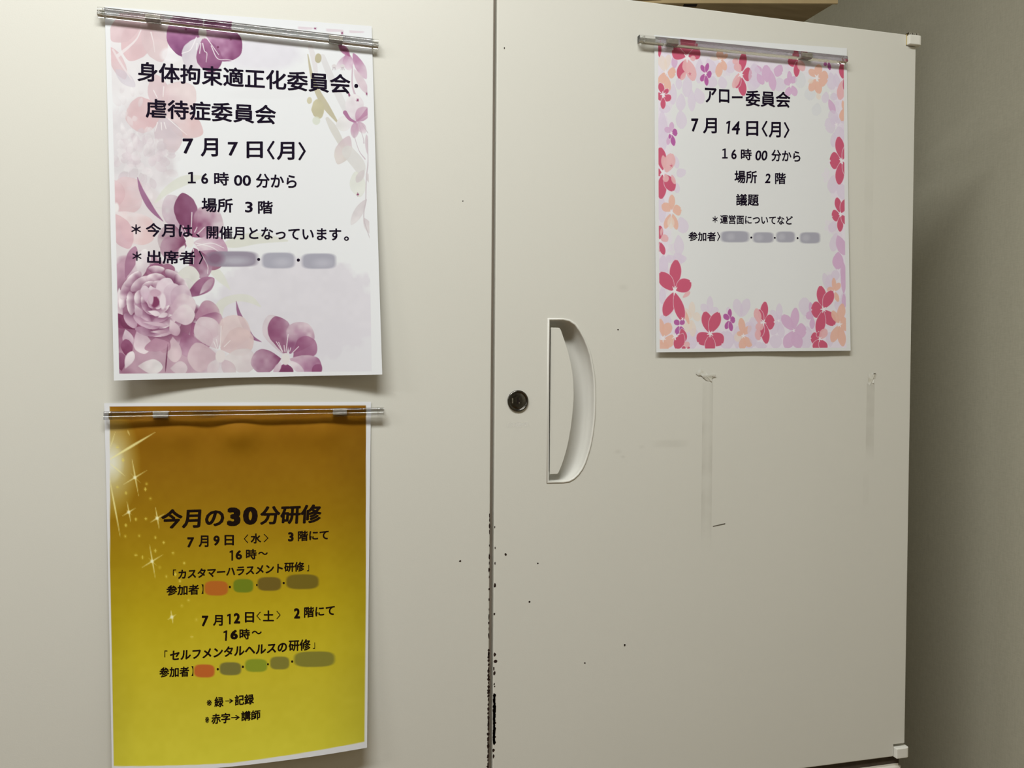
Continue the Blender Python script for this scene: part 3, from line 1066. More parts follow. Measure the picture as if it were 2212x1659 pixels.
for (R_, n, L0, w0, off) in ((300, 11, 150, 190, .2), (235, 10, 140, 170, .5), (175, 9, 120, 130, .1), (115, 8, 90, 100, .6), (62, 6, 60, 64, .3)):
    for k in range(n):
        a = off + 2 * math.pi * k / n + r2.uniform(-.28, .28)
        L = L0 * r2.uniform(.7, 1.3); w = w0 * r2.uniform(.7, 1.2)
        ca, sa = math.cos(a), math.sin(a)
        r0 = R_ - L * .75
        x0, y0 = PX + r0 * ca * .95, PY + r0 * sa * .95
        x1, y1 = PX + (R_ + 10) * ca * .95, PY + (R_ + 10) * sa * .95
        light = (236, 224, 232) if sa < .2 or ca > .3 else (206, 170, 194)
        pt(Cc, x0, y0, x1, y1, w, (124, 56, 98), light, fat=.95, water=16, a=.95)
for (x0, y0, x1, y1, w, c0, c1) in (
        (560, 830, 660, 640, 150, (206, 176, 196), (228, 214, 226)), (620, 870, 720, 690, 150, (190, 150, 178), (224, 206, 220)),
        (680, 900, 790, 700, 170, (184, 140, 170), (220, 200, 214)), (650, 930, 860, 820, 200, (190, 146, 174), (224, 206, 216)),
        (660, 960, 860, 930, 170, (206, 174, 194), (226, 212, 220)), (500, 700, 520, 790, 90, (222, 204, 218), (186, 140, 170)),
        (470, 840, 450, 700, 80, (196, 156, 184), (222, 204, 218)), (380, 860, 420, 960, 60, (226, 212, 222), (190, 150, 176)),
        (480, 910, 580, 940, 46, (230, 216, 226), (214, 190, 206)), (560, 960, 640, 930, 44, (228, 214, 224), (200, 166, 188)),
        (440, 1000, 640, 1030, 34, (214, 186, 204), (200, 162, 186)), (500, 1080, 640, 1080, 30, (222, 198, 212), (186, 140, 166)),
        (540, 1120, 660, 1090, 22, (226, 206, 218), (200, 160, 184)), (660, 980, 720, 1110, 90, (218, 196, 208), (186, 142, 168))):
    pt(Cc, x0, y0, x1, y1, w, c0, c1, water=10, fat=.85)
el(Cc, 535, 835, 36, 44, (126, 44, 88), soft=3, water=10)
el(Cc, 600, 830, 26, 66, (226, 210, 222), soft=2)
el(Cc, 505, 800, 20, 60, (206, 176, 196), soft=2)
el(Cc, 540, 760, 44, 30, (196, 156, 180), soft=2, water=16)
# centre and veins of the middle flower
el(Cc, 820, 340, 33, 50, (226, 220, 222), soft=1.5)
pt(Cc, 780, 370, 728, 450, 46, (232, 228, 232), (214, 196, 208))
for p in ([(765, 210), (800, 290)], [(838, 100), (830, 280)], [(880, 280), (940, 220)], [(860, 360), (960, 520), (965, 600)], [(870, 350), (990, 380), (1060, 420)],
          [(850, 400), (850, 520)], [(880, 370), (1000, 350), (1100, 390)], [(860, 260), (880, 220)]):
    st(Cc, p, [9, 7, 5][:len(p)], (234, 228, 234), a=.8)
# pale flower at the bottom
pt(Cc, 1075, 1230, 1260, 960, 270, (216, 190, 196), (222, 200, 202), fat=.8, a=.9)
pt(Cc, 1070, 1220, 1340, 1120, 240, (214, 186, 194), (220, 192, 194), fat=.8, a=.9)
pt(Cc, 1050, 1220, 900, 960, 210, (206, 176, 190), (220, 206, 214), fat=.8, a=.85)
pt(Cc, 1040, 1270, 800, 1300, 240, (200, 166, 182), (214, 190, 200), fat=.8, a=.9)
pt(Cc, 1100, 1290, 1370, 1330, 210, (224, 216, 220), (212, 196, 204), fat=.8, a=.9)
pt(Cc, 1050, 1310, 970, 1430, 90, (224, 216, 222), (206, 184, 196), a=.9)
pt(Cc, 1090, 1310, 1180, 1450, 110, (206, 180, 194), (214, 196, 204), a=.9)
el(Cc, 1068, 1280, 40, 52, (224, 214, 218), soft=2)
for p in ([(1075, 1030), (1068, 1200)], [(1015, 1160), (1040, 1220)], [(1100, 1200), (1150, 1150)], [(1035, 1140), (1048, 1200)]):
    st(Cc, p, [7, 5], (234, 228, 232), a=.8)
# dark flower, bottom centre
pt(Dd, 430, 1270, 300, 940, 210, (206, 188, 202), (212, 200, 210), fat=.85)
pt(Dd, 440, 1270, 350, 950, 190, (140, 66, 110), (186, 146, 172), fat=.85, side=.4)
pt(Dd, 470, 1260, 620, 1010, 240, (150, 84, 128), (214, 192, 206), fat=.85)
pt(Dd, 500, 1290, 680, 1150, 200, (148, 74, 120), (170, 110, 148), fat=.85, a=.9)
pt(Dd, 400, 1300, 150, 1340, 210, (132, 58, 104), (200, 170, 190), fat=.8)
pt(Dd, 470, 1300, 735, 1400, 190, (210, 184, 202), (166, 104, 146), fat=.85)
pt(Dd, 660, 1430, 730, 1350, 80, (140, 62, 108), (150, 78, 124), a=.9)
pt(Dd, 430, 1340, 440, 1460, 130, (140, 64, 110), (120, 50, 90))
pt(Dd, 470, 1320, 590, 1420, 60, (230, 220, 228), (206, 180, 200))
pt(Dd, 400, 1330, 340, 1430, 50, (224, 208, 220), (196, 160, 186))
el(Dd, 437, 1302, 34, 50, (222, 216, 218), soft=1.5)
for p in ([(458, 1100), (440, 1240)], [(360, 1160), (410, 1240)], [(380, 1165), (412, 1240)], [(545, 1200), (490, 1255)], [(480, 1210), (470, 1240)], [(425, 1190), (428, 1240)]):
    st(Dd, p, [6, 6], (236, 228, 236), a=.9)
# botanic sprays, top right
st(B_, [(640, 380), (670, 480), (690, 620)], [40, 44, 30], (216, 210, 216), a=.8)
st(B_, [(620, 440), (650, 600), (700, 740), (770, 860), (860, 985)], [8, 26, 46, 54, 16], TT, a=.9, water=5)
st(B_, [(740, 460), (850, 720), (950, 930)], [46, 58, 50], (214, 211, 216), a=.85, water=4)
el(B_, 705, 470, 26, 38, (186, 176, 146), water=8); el(B_, 705, 880, 54, 72, (192, 184, 152), water=10)
el(B_, 632, 812, 20, 27, (200, 192, 164), water=6); el(B_, 690, 975, 32, 34, (208, 212, 198), a=.8)
st(B_, [(780, 960), (830, 1040), (900, 1170)], [30, 60, 50], (208, 204, 200), a=.85, water=5)
pt(B_, 960, 1100, 865, 1330, 130, (210, 190, 200), (212, 204, 200), a=.9)
st(B_, [(950, 1230), (1040, 1340), (1060, 1430)], [100, 100, 30], (210, 207, 208), a=.85, water=5)
pt(B_, 1010, 1390, 1050, 1600, 130, (214, 216, 206), (216, 218, 212), a=.7)
pt(B_, 1080, 1380, 1020, 1480, 60, (206, 196, 202), a=.8)
# fuchsia
pt(B_, 960, 440, 850, 560, 60, (190, 140, 176), (222, 214, 222), a=.8)
pt(B_, 940, 430, 960, 570, 90, (186, 130, 170), (226, 218, 226), a=.85)
pt(B_, 990, 430, 1100, 640, 80, (176, 110, 156), (222, 206, 218), a=.85)
pt(B_, 1000, 560, 1110, 760, 70, (216, 196, 208), (206, 180, 196), a=.85)
pt(B_, 870, 350, 960, 450, 60, (170, 90, 140), (180, 110, 156), a=.85)
st(B_, [(900, 380), (960, 450)], [40, 16], (164, 84, 132), a=.7)
for x in (835, 905): 
    el(B_, x, 535, 18, 16, (214, 206, 212)); 
    for dx in (-14, 0, 14): st(B_, [(x + dx * .5, 545), (x + dx, 566)], [4, 3], (150, 120, 140), a=.7)
st(B_, [(985, 540), (985, 690), (1020, 800)], [10, 12, 18], (196, 164, 184), a=.8)
pt(B_, 950, 740, 970, 800, 16, (150, 84, 124))
pt(B_, 1010, 990, 1000, 760, 150, (206, 190, 204), (230, 226, 232), fat=.85)
pt(B_, 990, 980, 850, 1020, 120, (226, 220, 228), (222, 220, 222))
st(B_, [(925, 910), (960, 960), (1010, 990)], [34, 26, 16], (168, 96, 146), a=.9)
pt(B_, 1020, 980, 1110, 870, 110, (186, 130, 168), (210, 180, 200), a=.9)
st(B_, [(1010, 990), (1060, 950), (1115, 900)], [16, 22, 50], (176, 108, 152), a=.6)
pt(B_, 1010, 985, 1000, 1120, 70, (180, 120, 160), (222, 212, 220), a=.9)
pt(B_, 1030, 985, 1090, 1080, 70, (190, 140, 172), (222, 212, 220), a=.85)
for p in ([(1040, 1010), (1075, 1120), (1080, 1160)], [(1010, 1010), (995, 1110)], [(1060, 1000), (1115, 1080)], [(1000, 1100), (1040, 1220), (1090, 1290)]):
    st(B_, p, [5, 5, 9][:len(p)], (190, 168, 184), a=.8)
pt(B_, 1100, 1090, 1125, 1270, 44, (206, 188, 200), a=.9)
st(B_, [(1110, 1130), (1115, 1300), (1100, 1450), (1095, 1640)], [9, 10, 9, 8], (196, 182, 192), a=.9)
pt(B_, 1100, 1400, 1135, 1490, 36, (206, 196, 202), a=.9)
pt(Dd, 1095, 0, 975, 205, 76, (200, 188, 196), (222, 218, 222), a=.95)
pt(Dd, 1080, 150, 1155, 290, 62, (202, 190, 198), (220, 214, 218), a=.95)
st(Dd, [(1100, 0), (1082, 90), (1085, 180), (1140, 350)], [9, 8, 8, 4], (196, 184, 192), a=.9)
for (x, y) in ((1028, 810), (1105, 760), (1030, 1577), (680, 228), (900, 268)): s1.star(*B_(x, y), 5.4, (142, 50, 104), pts=8, inner=.35)
for (x, y, w_) in ((600, 222, 60), (840, 240, 70), (1020, 250, 60)): el(B_, x, y, w_, 18, (214, 196, 208), a=.8, power=6)
# pixelated names: soft smudges
for (x0, x1, y0, y1, cl) in ((725, 1185, 920, 1060, (150, 140, 160)), (1232, 1525, 932, 1075, (168, 166, 184)), (1595, 1900, 942, 1080, (166, 164, 182))):
    cx, cy = 270 + (x0 + x1) / 2 / 4.174, 320 + (y0 + y1) / 2 / 4.174
    s1.ell(cx, cy, (x1 - x0) / 2 / 4.174, (y1 - y0) / 2 / 4.174, cl, power=4, soft=3.5)
    s1.ell(cx + 8, cy + 4, (x1 - x0) / 4 / 4.174, (y1 - y0) / 4 / 4.174, (190, 189, 204), a=.6, soft=10)
s1.ell(270 + 800 / 4.174, 320 + 985 / 4.174, 18, 14, (128, 84, 116), a=.8, soft=12)
# white margin
mg = np.clip((s1.X - (237.5 + (s1.Y - 60) * .0262)) / 1.2 + .5, 0, 1)
mg = mg * np.clip(((792.5 + (s1.Y - 110) * .0155) - s1.X) / 1.2 + .5, 0, 1) * np.clip(((807.3 - (s1.X - 257) * .0095) - s1.Y) / 1.2 + .5, 0, 1)
mg = mg * np.clip((s1.Y - (26 + (s1.X - 226) * .074)) / 1.2 + .5, 0, 1)
s1.img = s1.img * mg[..., None] + s1.white * (1 - mg[..., None])

gr = s1.img.mean(-1, keepdims=True); s1.img = gr + (s1.img - gr) * .84 + np.array([-1, 0, 1.0])
n1 = empty('notice_sheet', (-0.211, -.001, 1.59), 'white notice with violet and magenta painted flowers, upper one on the left door', 'poster')
s1.mesh('paper', M_PRINT, n1)
k1, k2 = (270, 100, 4.174), (270, 320, 4.174)
s1.text('lettering', [('身体拘束適正化委員会', 108, 2032, 218, 337, 176), ('・', 2067, 2103, 352, 352, 36)], M_INK, n1, k1)
s1.text('lettering', [('虐待症委員会', 180, 1358, 548, 609, 172)], M_INK, n1, k1)
s1.text('lettering', [('7', 512, 608, 889, 889, 136), ('月', 675, 832, 900, 900, 165), ('7', 920, 1012, 913, 913, 124, 0), ('日', 1090, 1238, 921, 921, 150),
                      ('〈', 1275, 1345, 925, 925, 168), ('月', 1365, 1525, 932, 932, 163), ('〉', 1560, 1628, 935, 935, 165)], M_INK, n1, k1)
s1.text('lettering', [('1b', 558, 630, 254, 254, 103), ('6', 678, 742, 262, 262, 96), ('時', 795, 930, 265, 265, 120), ('00', 975, 1130, 278, 280, 98),
                      ('分から', 1175, 1545, 280, 292, 128)], M_INK, n1, k2)
s1.text('lettering', [('場所', 680, 965, 500, 506, 128), ('3', 1075, 1145, 519, 519, 98), ('階', 1193, 1328, 522, 522, 116)], M_INK, n1, k2)
s1.text('lettering', [('＊', 50, 135, 724, 724, 88), ('今月は', 178, 600, 728, 735, 124), ('、', 630, 665, 777, 777, 30), ('開催月となっています', 725, 1950, 747, 770, 118),
                      ('。', 1975, 2020, 809, 809, 40)], M_INK, n1, k2)
s1.text('lettering', [('＊', 60, 140, 968, 968, 84), ('出席者', 190, 622, 972, 978, 122), ('〉', 655, 695, 977, 977, 122), ('・', 1185, 1212, 993, 993, 26),
                      ('・', 1546, 1574, 1000, 1000, 28)], M_INK, n1, k2)

# ============ notice 2: pink cherry blossoms ==========================================
def curl2(s, t):
    return -(.0010 + .0030 * t ** 2 + .0007 * t * np.sin(s * math.pi) * np.sin(s * 9.0 + .6) * t)


q2 = [(1413.5, 76), (1829.5, 104), (1837.5, 757.5), (1417.7, 761)]
c2 = [(0.15125, 0, 1.7652), (0.35931, 0, 1.77434), (0.3665, 0, 1.47226), (0.15504, 0, 1.46841)]
s2 = Sheet(q2, c2, curl2, 560, 792, (214, 214, 212), (0.785, 0.80, 0.825))
PC = dict(C=(193, 88, 114), P=(219, 170, 172), O=(220, 174, 156), M=(172, 94, 154), L=(209, 195, 211), V=(204, 168, 197), B=(221, 204, 190), G=(207, 207, 209))
# a wash of pale lavender, then pale blossoms, all along the border
dd = np.minimum(np.minimum((s2.X - 1420) / 34, (1829 - s2.X) / 32), np.minimum((s2.Y - 100) / 80, (752 - s2.Y) / 70)) + (s2.n1 - .5) * .5
s2.put(np.clip((1 - dd) / .5, 0, 1) * .8, (221, 211, 222))
for side in range(340):
    x = rng.uniform(1420, 1830); y = rng.uniform(85, 752)
    e_ = min((x - 1420) / 48, (1829 - x) / 46, max(0, (y - 100)) / 95, (752 - y) / 85)
    if e_ > rng.uniform(.45, 1.0): continue
    a0 = rng.uniform(0, 6.28); R_ = rng.uniform(10, 22)
    for k in range(5):
        a = a0 + k * 1.2566
        s2.petal(x, y, x + R_ * .75 * math.cos(a), y + R_ * math.sin(a), R_ * .62, (218, 207, 219) if side % 2 else (213, 200, 213), a=.40, soft=1.0, notch=.07)
B2 = [
 (1400, 60, 9.217, '''L 600 960 610 1220 130;L 790 920 760 1370 200;L 500 1090 490 1520 150;L 660 1290 640 1640 190;L 850 1200 870 1650 160;L 960 1180 1060 1500 210
L 1290 950 1250 1180 200;L 1440 950 1500 1200 180;V 520 520 520 800 120;L 1020 600 1000 1100 180;L 1170 600 1300 900 200;L 1640 620 1620 900 200;L 330 1500 340 1680 220
L 2090 700 2150 1000 260;L 2080 980 2060 1240 230;V 2160 740 2190 900 150
B 340 860 240 540 170;B 355 830 410 520 130;O 340 870 220 1130 150;O 390 870 545 900 220;O 370 950 400 1270 140
C 300 1300 235 1080 115;C 315 1310 400 1200 90;C 295 1330 180 1370 170;C 325 1330 450 1420 150;C 300 1370 300 1600 100;C 225 580 225 300 80
C 750 560 480 420 300;C 790 560 1010 420 300;C 765 520 760 120 300;C 720 640 620 1010 190;P 740 600 770 890 160;P 790 630 900 1050 190;P 820 600 940 600 110;P 740 860 650 1030 90
M 1120 880 1045 730 85;M 1140 880 1180 690 80;M 1115 905 1045 1055 100;M 1145 905 1255 930 150;M 1140 935 1160 1140 85
O 1410 680 1390 975 140;O 1450 620 1530 840 120;B 1400 620 1220 590 80;O 1430 640 1400 440 150;O 1450 620 1570 520 90
C 1850 860 1890 480 150;C 1860 910 2060 920 270;C 1830 960 1890 1345 160;C 1810 950 1740 1190 120;P 1830 870 1720 700 150;P 1810 880 1680 1190 130;P 1790 700 1670 620 130'''),
 (1620, 90, 9.217, '''L 60 430 120 900 280;L 560 700 600 980 270;L 150 900 100 700 150;V 330 800 300 450 190;V 400 560 460 970 150;V 460 540 640 600 240;V 130 620 260 840 130
V 790 830 770 570 100;V 780 860 690 720 130;V 830 860 900 1070 130;V 780 880 730 1080 130;V 820 820 900 680 130;G 1000 580 1000 920 220;G 1180 880 1200 1160 220;G 1350 1200 1290 1460 200
L 1600 600 1640 950 220;L 1520 980 1480 1210 150;L 1650 1000 1700 1150 160;V 1570 1130 1690 1420 130;L 1700 620 1750 900 150;L 1700 1440 1700 1659 200
C 960 350 740 420 210;C 925 380 915 695 120;C 930 340 820 230 140;C 980 330 1090 210 130;P 960 350 1060 580 150;G 1250 330 1100 400 150
O 1310 690 1170 540 140;O 1340 680 1370 440 160;O 1350 700 1555 740 320;O 1300 730 1190 975 160;O 1330 770 1380 1030 150;B 1340 1000 1380 1140 90;B 1260 760 1150 790 100
C 1850 360 1870 735 180;P 1870 740 1790 1150 190;C 1865 730 1868 945 36;O 1850 1150 1875 1340 70;O 1890 1320 1850 1570 180;M 1490 400 1500 480 70;M 1560 400 1590 560 70'''),
 (1400, 240, 4.608, '''L 320 -20 335 170 110;L 300 560 350 640 100;L 285 700 290 805 60;L 320 1040 360 1205 120;L 300 1220 310 1430 100;L 210 1420 240 1500 100;L 320 1420 350 1500 90;L 150 1420 150 1600 100
L 140 -20 150 400 110;L 130 800 140 1100 90;L 270 430 290 560 60
V 235 195 235 95 52;V 222 205 170 150 60;M 238 205 292 195 75;V 220 220 195 325 44;M 236 225 258 335 46;M 225 205 212 265 28
C 150 575 122 345 95;C 135 590 85 600 80;C 145 620 130 865 95;C 180 620 250 785 110;P 180 600 238 405 115;P 165 570 150 425 50;P 175 610 180 695 60;P 235 620 268 715 40
O 236 970 237 815 66;O 222 985 145 905 90;O 245 985 330 960 110;O 222 1010 170 1160 60;O 245 1010 285 1170 60;B 228 1030 228 1160 70
C 120 1265 120 1125 62;C 115 1290 105 1395 34;C 125 1295 160 1420 55;P 132 1275 200 1235 80;P 130 1230 138 1150 26'''),
 (1760, 240, 4.608, '''L 210 120 100 150 150;L 215 110 160 -20 100;L 240 140 270 340 140;L 195 200 185 350 70;L 260 100 310 60 90;O 280 -30 275 92 60
L 190 620 175 810 110;L 240 690 300 870 110;L 200 1080 160 1195 90;L 215 1200 180 1390 95
C 268 460 238 240 90;C 258 478 148 482 170;C 260 500 245 722 88;C 282 470 325 320 50;C 285 490 325 640 50
C 250 995 222 845 66;C 268 1000 320 860 75;C 250 1018 170 1035 118;C 257 1035 255 1190 62;C 270 1020 330 1120 60
V 230 1225 305 1425 100;V 235 1390 230 1570 110;V 280 1480 290 1680 60'''),
 (1400, 550, 7.54, '''L 250 -20 250 500 170;L 430 -40 560 130 180;L 330 -20 330 100 100;L 240 500 230 800 110;L 300 950 260 1150 200;L 1000 960 998 660 110;L 980 960 860 790 130;L 1010 960 1130 860 130
L 1500 1010 1420 705 155;L 1520 1010 1620 700 160;L 1290 960 1300 840 70;L 700 1560 720 1180 220;L 1280 1560 1250 1230 280;L 1640 1560 1640 1080 280;L 1440 1540 1460 1150 160
B 700 1020 710 750 110;B 690 1040 560 860 120;B 720 1020 850 990 150;B 700 1060 570 1270 150;B 710 1060 720 1340 110;O 560 840 660 1130 60
C 430 510 455 60 185;C 410 575 190 270 215;C 450 570 690 420 230;C 420 600 270 1000 185;C 435 610 560 1080 160;P 560 690 680 590 70
C 995 1270 915 915 175;C 1005 1270 1140 925 185;C 985 1285 800 1440 240;C 1015 1285 1200 1460 240;C 1000 1310 995 1620 170
M 1318 1050 1325 870 68;M 1310 1060 1225 960 90;M 1322 1060 1412 1050 115;M 1310 1068 1255 1210 80;M 1322 1070 1350 1245 72
M 505 1140 425 1060 90;M 515 1140 580 1060 80;M 502 1155 450 1300 80;M 518 1155 570 1300 80
O 1540 1300 1505 1020 115;O 1550 1300 1670 1150 110;B 1530 1320 1390 1370 150;O 1530 1310 1440 1260 80;O 1550 1330 1670 1500 130;O 1540 1340 1520 1560 120
O 240 1330 200 1030 90;O 250 1330 350 1100 160;O 260 1370 420 1450 230;O 235 1380 180 1450 100;O 240 1390 260 1600 170
C 540 1200 585 1420 120;C 560 1280 450 1540 170;C 540 1540 600 1500 60;C 640 1540 650 1490 50;P 620 1520 625 1410 100;P 1800 1120 1755 860 120;P 1790 1150 1785 1400 130'''),
 (1620, 550, 7.54, '''L 460 1060 468 780 110;L 440 1060 335 890 115;L 440 1080 350 1310 130;L 470 1080 510 1360 120;L 480 1070 560 1000 120;L 880 1000 880 680 190;L 60 1500 40 1000 200;L 400 1540 420 1300 200
L 900 1560 900 1150 230;L 1300 1500 1300 1250 140;L 150 1540 180 1420 200;L 1300 620 1200 280 120;L 1300 600 1300 300 160;L 1380 420 1400 230 140;L 1520 900 1530 600 120;L 1420 900 1440 720 120
V 700 1220 735 850 145;V 690 1230 520 970 175;V 710 1230 910 1240 240;V 690 1240 570 1530 190;V 710 1250 790 1530 180;V 1030 1010 900 960 150;V 1010 1010 1000 1210 95;V 1010 1010 975 760 75
V 1440 -60 1440 215 175;V 1530 120 1530 620 90;V 1530 620 1540 860 80
O 1370 575 1365 360 74;O 1365 585 1255 540 105;O 1378 580 1470 445 95;O 1382 590 1440 760 82
C 205 1090 240 750 125;C 200 1090 140 880 90;C 220 1095 395 1090 250;C 225 1110 260 1455 130;C 205 1120 165 1340 80;P 150 1120 95 865 115;P 215 1120 90 1210 130;P 130 1190 115 1385 95
C 1190 860 1140 490 160;C 1200 865 1340 570 170;C 1180 885 985 890 270;C 1200 895 1370 1150 200;C 1185 905 1105 1310 160
C 1120 1365 975 1360 200;C 1125 1360 1110 1250 90;C 1115 1380 1040 1560 130;C 1130 1385 1230 1560 140;P 1130 1370 1240 1205 130
O 1455 1120 1510 780 135;O 1445 1120 1340 900 110;O 1470 1135 1600 1110 240;O 1445 1145 1330 1430 140;O 1465 1150 1515 1500 140'''),
]
for ox, oy, sc, body in B2:
    for it in body.replace('\n', ';').split(';'):
        c, *nn_ = it.split()
        x0, y0, x1, y1, w = [float(q) / sc for q in nn_]
        kw = dict(fat=.66, notch=.07, soft=.9)
        if c == 'C' or c == 'M': s2.petal(ox + x0, oy + y0, ox + x1, oy + y1, w, PC[c], rim=(222, 204, 212), **kw)
        elif c in 'LGB': s2.petal(ox + x0, oy + y0, ox + x1, oy + y1, w, PC[c], a=.72, water=2.5, **kw)
        else: s2.petal(ox + x0, oy + y0, ox + x1, oy + y1, w, PC[c], a=.93, water=2.5, **kw)
for ox, oy, sc, L_ in ((1400, 60, 9.217, ((350, 870, 60), (300, 1315, 70), (765, 590, 90), (1132, 905, 44), (1420, 640, 50), (1830, 920, 70))),
                       (1620, 90, 9.217, ((1325, 705, 75), (960, 345, 50), (800, 850, 36), (1590, 1010, 36))),
                       (1400, 240, 4.608, ((230, 212, 20), (150, 598, 42), (232, 992, 24), (121, 1276, 24))),
                       (1760, 240, 4.608, ((270, 482, 34), (259, 1017, 24), (216, 125, 24))),
                       (1400, 550, 7.54, ((428, 575, 75), (1002, 1285, 62), (1316, 1060, 30), (510, 1148, 30), (1545, 1320, 44), (240, 1365, 62), (430, 1330, 60), (555, 1040, 32))),
                       (1620, 550, 7.54, ((212, 1095, 60), (1190, 882, 60), (1128, 1372, 46), (1376, 588, 28), (1460, 1130, 56), (700, 1230, 36), (455, 1070, 32)))):
    for (x, y, r) in L_:
        s2.star(ox + x / sc, oy + y / sc, r / sc * 1.15, (226, 220, 222), rot=math.pi / 2 + .3 + (x % 7) * .2)
for (ox, oy, sc, x, y, r) in ((1400, 60, 9.217, 825, 905, 48), (1400, 240, 4.608, 232, 530, 24)): s2.star(ox + x / sc, oy + y / sc, r / sc, (200, 110, 128), rot=.4)
for (x0, x1, y0, y1) in ((600, 1015, 1012, 1180), (1080, 1380, 1030, 1187), (1425, 1700, 1020, 1182), (1780, 2080, 1032, 1197)):
    cx, cy = 1470 + (x0 + x1) / 2 / 6.9125, 350 + (y0 + y1) / 2 / 6.9125
    s2.ell(cx, cy, (x1 - x0) / 2 / 6.9125, (y1 - y0) / 2 / 6.9125, (160, 158, 168), power=4, soft=3.0)
    s2.ell(cx - 9, cy, 8, 7, (178, 177, 184), a=.7, soft=7)
mg = np.clip((s2.X - (1421.8 + (s2.Y - 90) * .0050)) / 1.0 + .5, 0, 1) * np.clip(((1822.5 + (s2.Y - 110) * .0088) - s2.X) / 1.0 + .5, 0, 1)
mg = mg * np.clip(((753.4 - (s2.X - 1425) * .0060) - s2.Y) / 1.0 + .5, 0, 1) * np.clip((s2.Y - (84 + (s2.X - 1420) * .1)) / 1.0 + .5, 0, 1)
s2.img = s2.img * mg[..., None] + s2.white * (1 - mg[..., None])
n2 = empty('notice_sheet', (0.258, -.001, 1.62), 'white notice bordered with pink, orange and crimson cherry blossoms on the right door', 'poster')
s2.mesh('paper', M_PRINT, n2)
k1, k2 = (1470, 160, 6.9125), (1470, 350, 6.9125)
s2.text('lettering', [('アロ', 355, 720, 300, 317, 218), ('ー', 757, 918, 332, 332, 30), ('委員会', 960, 1632, 345, 374, 236)], M_INK, n2, k1)
s2.text('lettering', [('7', 155, 262, 744, 744, 195), ('月', 330, 535, 754, 754, 228), ('1', 670, 727, 776, 776, 190, .1), ('4', 760, 880, 784, 784, 196, .1),
                      ('日', 972, 1153, 795, 795, 220), ('〈', 1203, 1290, 798, 798, 236), ('月', 1310, 1490, 814, 814, 230), ('〉', 1535, 1620, 818, 818, 236)], M_INK, n2, k1)
s2.text('lettering', [('1b', 615, 698, 1166, 1166, 148), ('6', 750, 830, 1178, 1178, 146), ('時', 893, 1055, 1180, 1180, 170), ('00', 1110, 1290, 1194, 1196, 150, .1),
                      ('分から', 1350, 1785, 1194, 1214, 172)], M_INK, n2, k1)
s2.text('lettering', [('場所', 797, 1135, 200, 204, 188), ('2', 1260, 1340, 222, 222, 142, .12), ('階', 1405, 1565, 225, 225, 170)], M_INK, n2, k2)
s2.text('lettering', [('議題', 822, 1162, 541, 546, 178)], M_INK, n2, k2)
s2.text('lettering', [('＊', 472, 548, 835, 835, 98), ('運営面についてなど', 585, 1670, 835, 852, 136)], M_INK, n2, k2)
s2.text('lettering', [('参加者', 115, 522, 1090, 1094, 140), ('〉', 540, 585, 1093, 1093, 136), ('・', 1036, 1066, 1108, 1108, 30), ('・', 1386, 1414, 1113, 1113, 28),
                      ('・', 1726, 1756, 1118, 1118, 30)], M_INK, n2, k2)

# ============ notice 3: golden ========================================================
def curl3(s, t):
    corner = -(.0010 + t ** 1.6 * (.0090 + .0020 * s))
    bow = -.0085 * t ** 1.6 * (1 - (2 * s - 1) ** 2)
    win = np.exp(-((t - .085) / .045) ** 2)
    wav = .0013 * win * (np.sin(s * 21 + .5) + .5 * np.sin(s * 34 + 1) - 1.5) * np.sin(math.pi * np.clip(s, 0, 1))
    return corner + bow + wav


q3 = [(225, 871), (801.5, 868), (792.8, 1615), (242, 1673)]
c3 = [(-0.32212, 0, 1.42266), (-0.11039, 0, 1.42281), (-0.11395, 0, 1.12597), (-0.31556, 0, 1.12562)]
s3 = Sheet(q3, c3, curl3, 360, 510, (205, 202, 203))
tt = np.clip((s3.V - 3) / (AH - 6), 0, 1)
stops = [(0, (134, 86, 0)), (.10, (130, 87, 0)), (.20, (132, 92, 0)), (.32, (142, 106, 2)), (.45, (156, 126, 8)), (.58, (172, 148, 18)), (.70, (184, 164, 32)), (.82, (188, 171, 42)), (1.0, (199, 187, 54))]
im = np.zeros(s3.img.shape)
for c in range(3):
    im[..., c] = np.interp(tt, [a for a, _ in stops], [b[c] for _, b in stops])
im += (s3.n2[..., None] - .5) * 7
s3.img = im
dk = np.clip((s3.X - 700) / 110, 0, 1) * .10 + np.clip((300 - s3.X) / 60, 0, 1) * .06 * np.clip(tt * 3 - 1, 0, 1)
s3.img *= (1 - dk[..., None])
s3.ell(236, 1005, 46, 85, (205, 198, 160), a=.75, soft=46)
s3.ell(238, 1005, 20, 30, (214, 212, 200), a=.8, soft=24)


def F3(x, y): return 210 + x / 4.147, 840 + y / 4.147


GL = (226, 214, 148)


def ray(p, q, w, a=.85):
    mid = ((p[0] + q[0]) / 2, (p[1] + q[1]) / 2)
    s3.stroke([F3(*p), F3(*mid), F3(*q)], [w * .2 / 4.147, w / 4.147, w * .1 / 4.147], GL, a=a, soft=1.6)


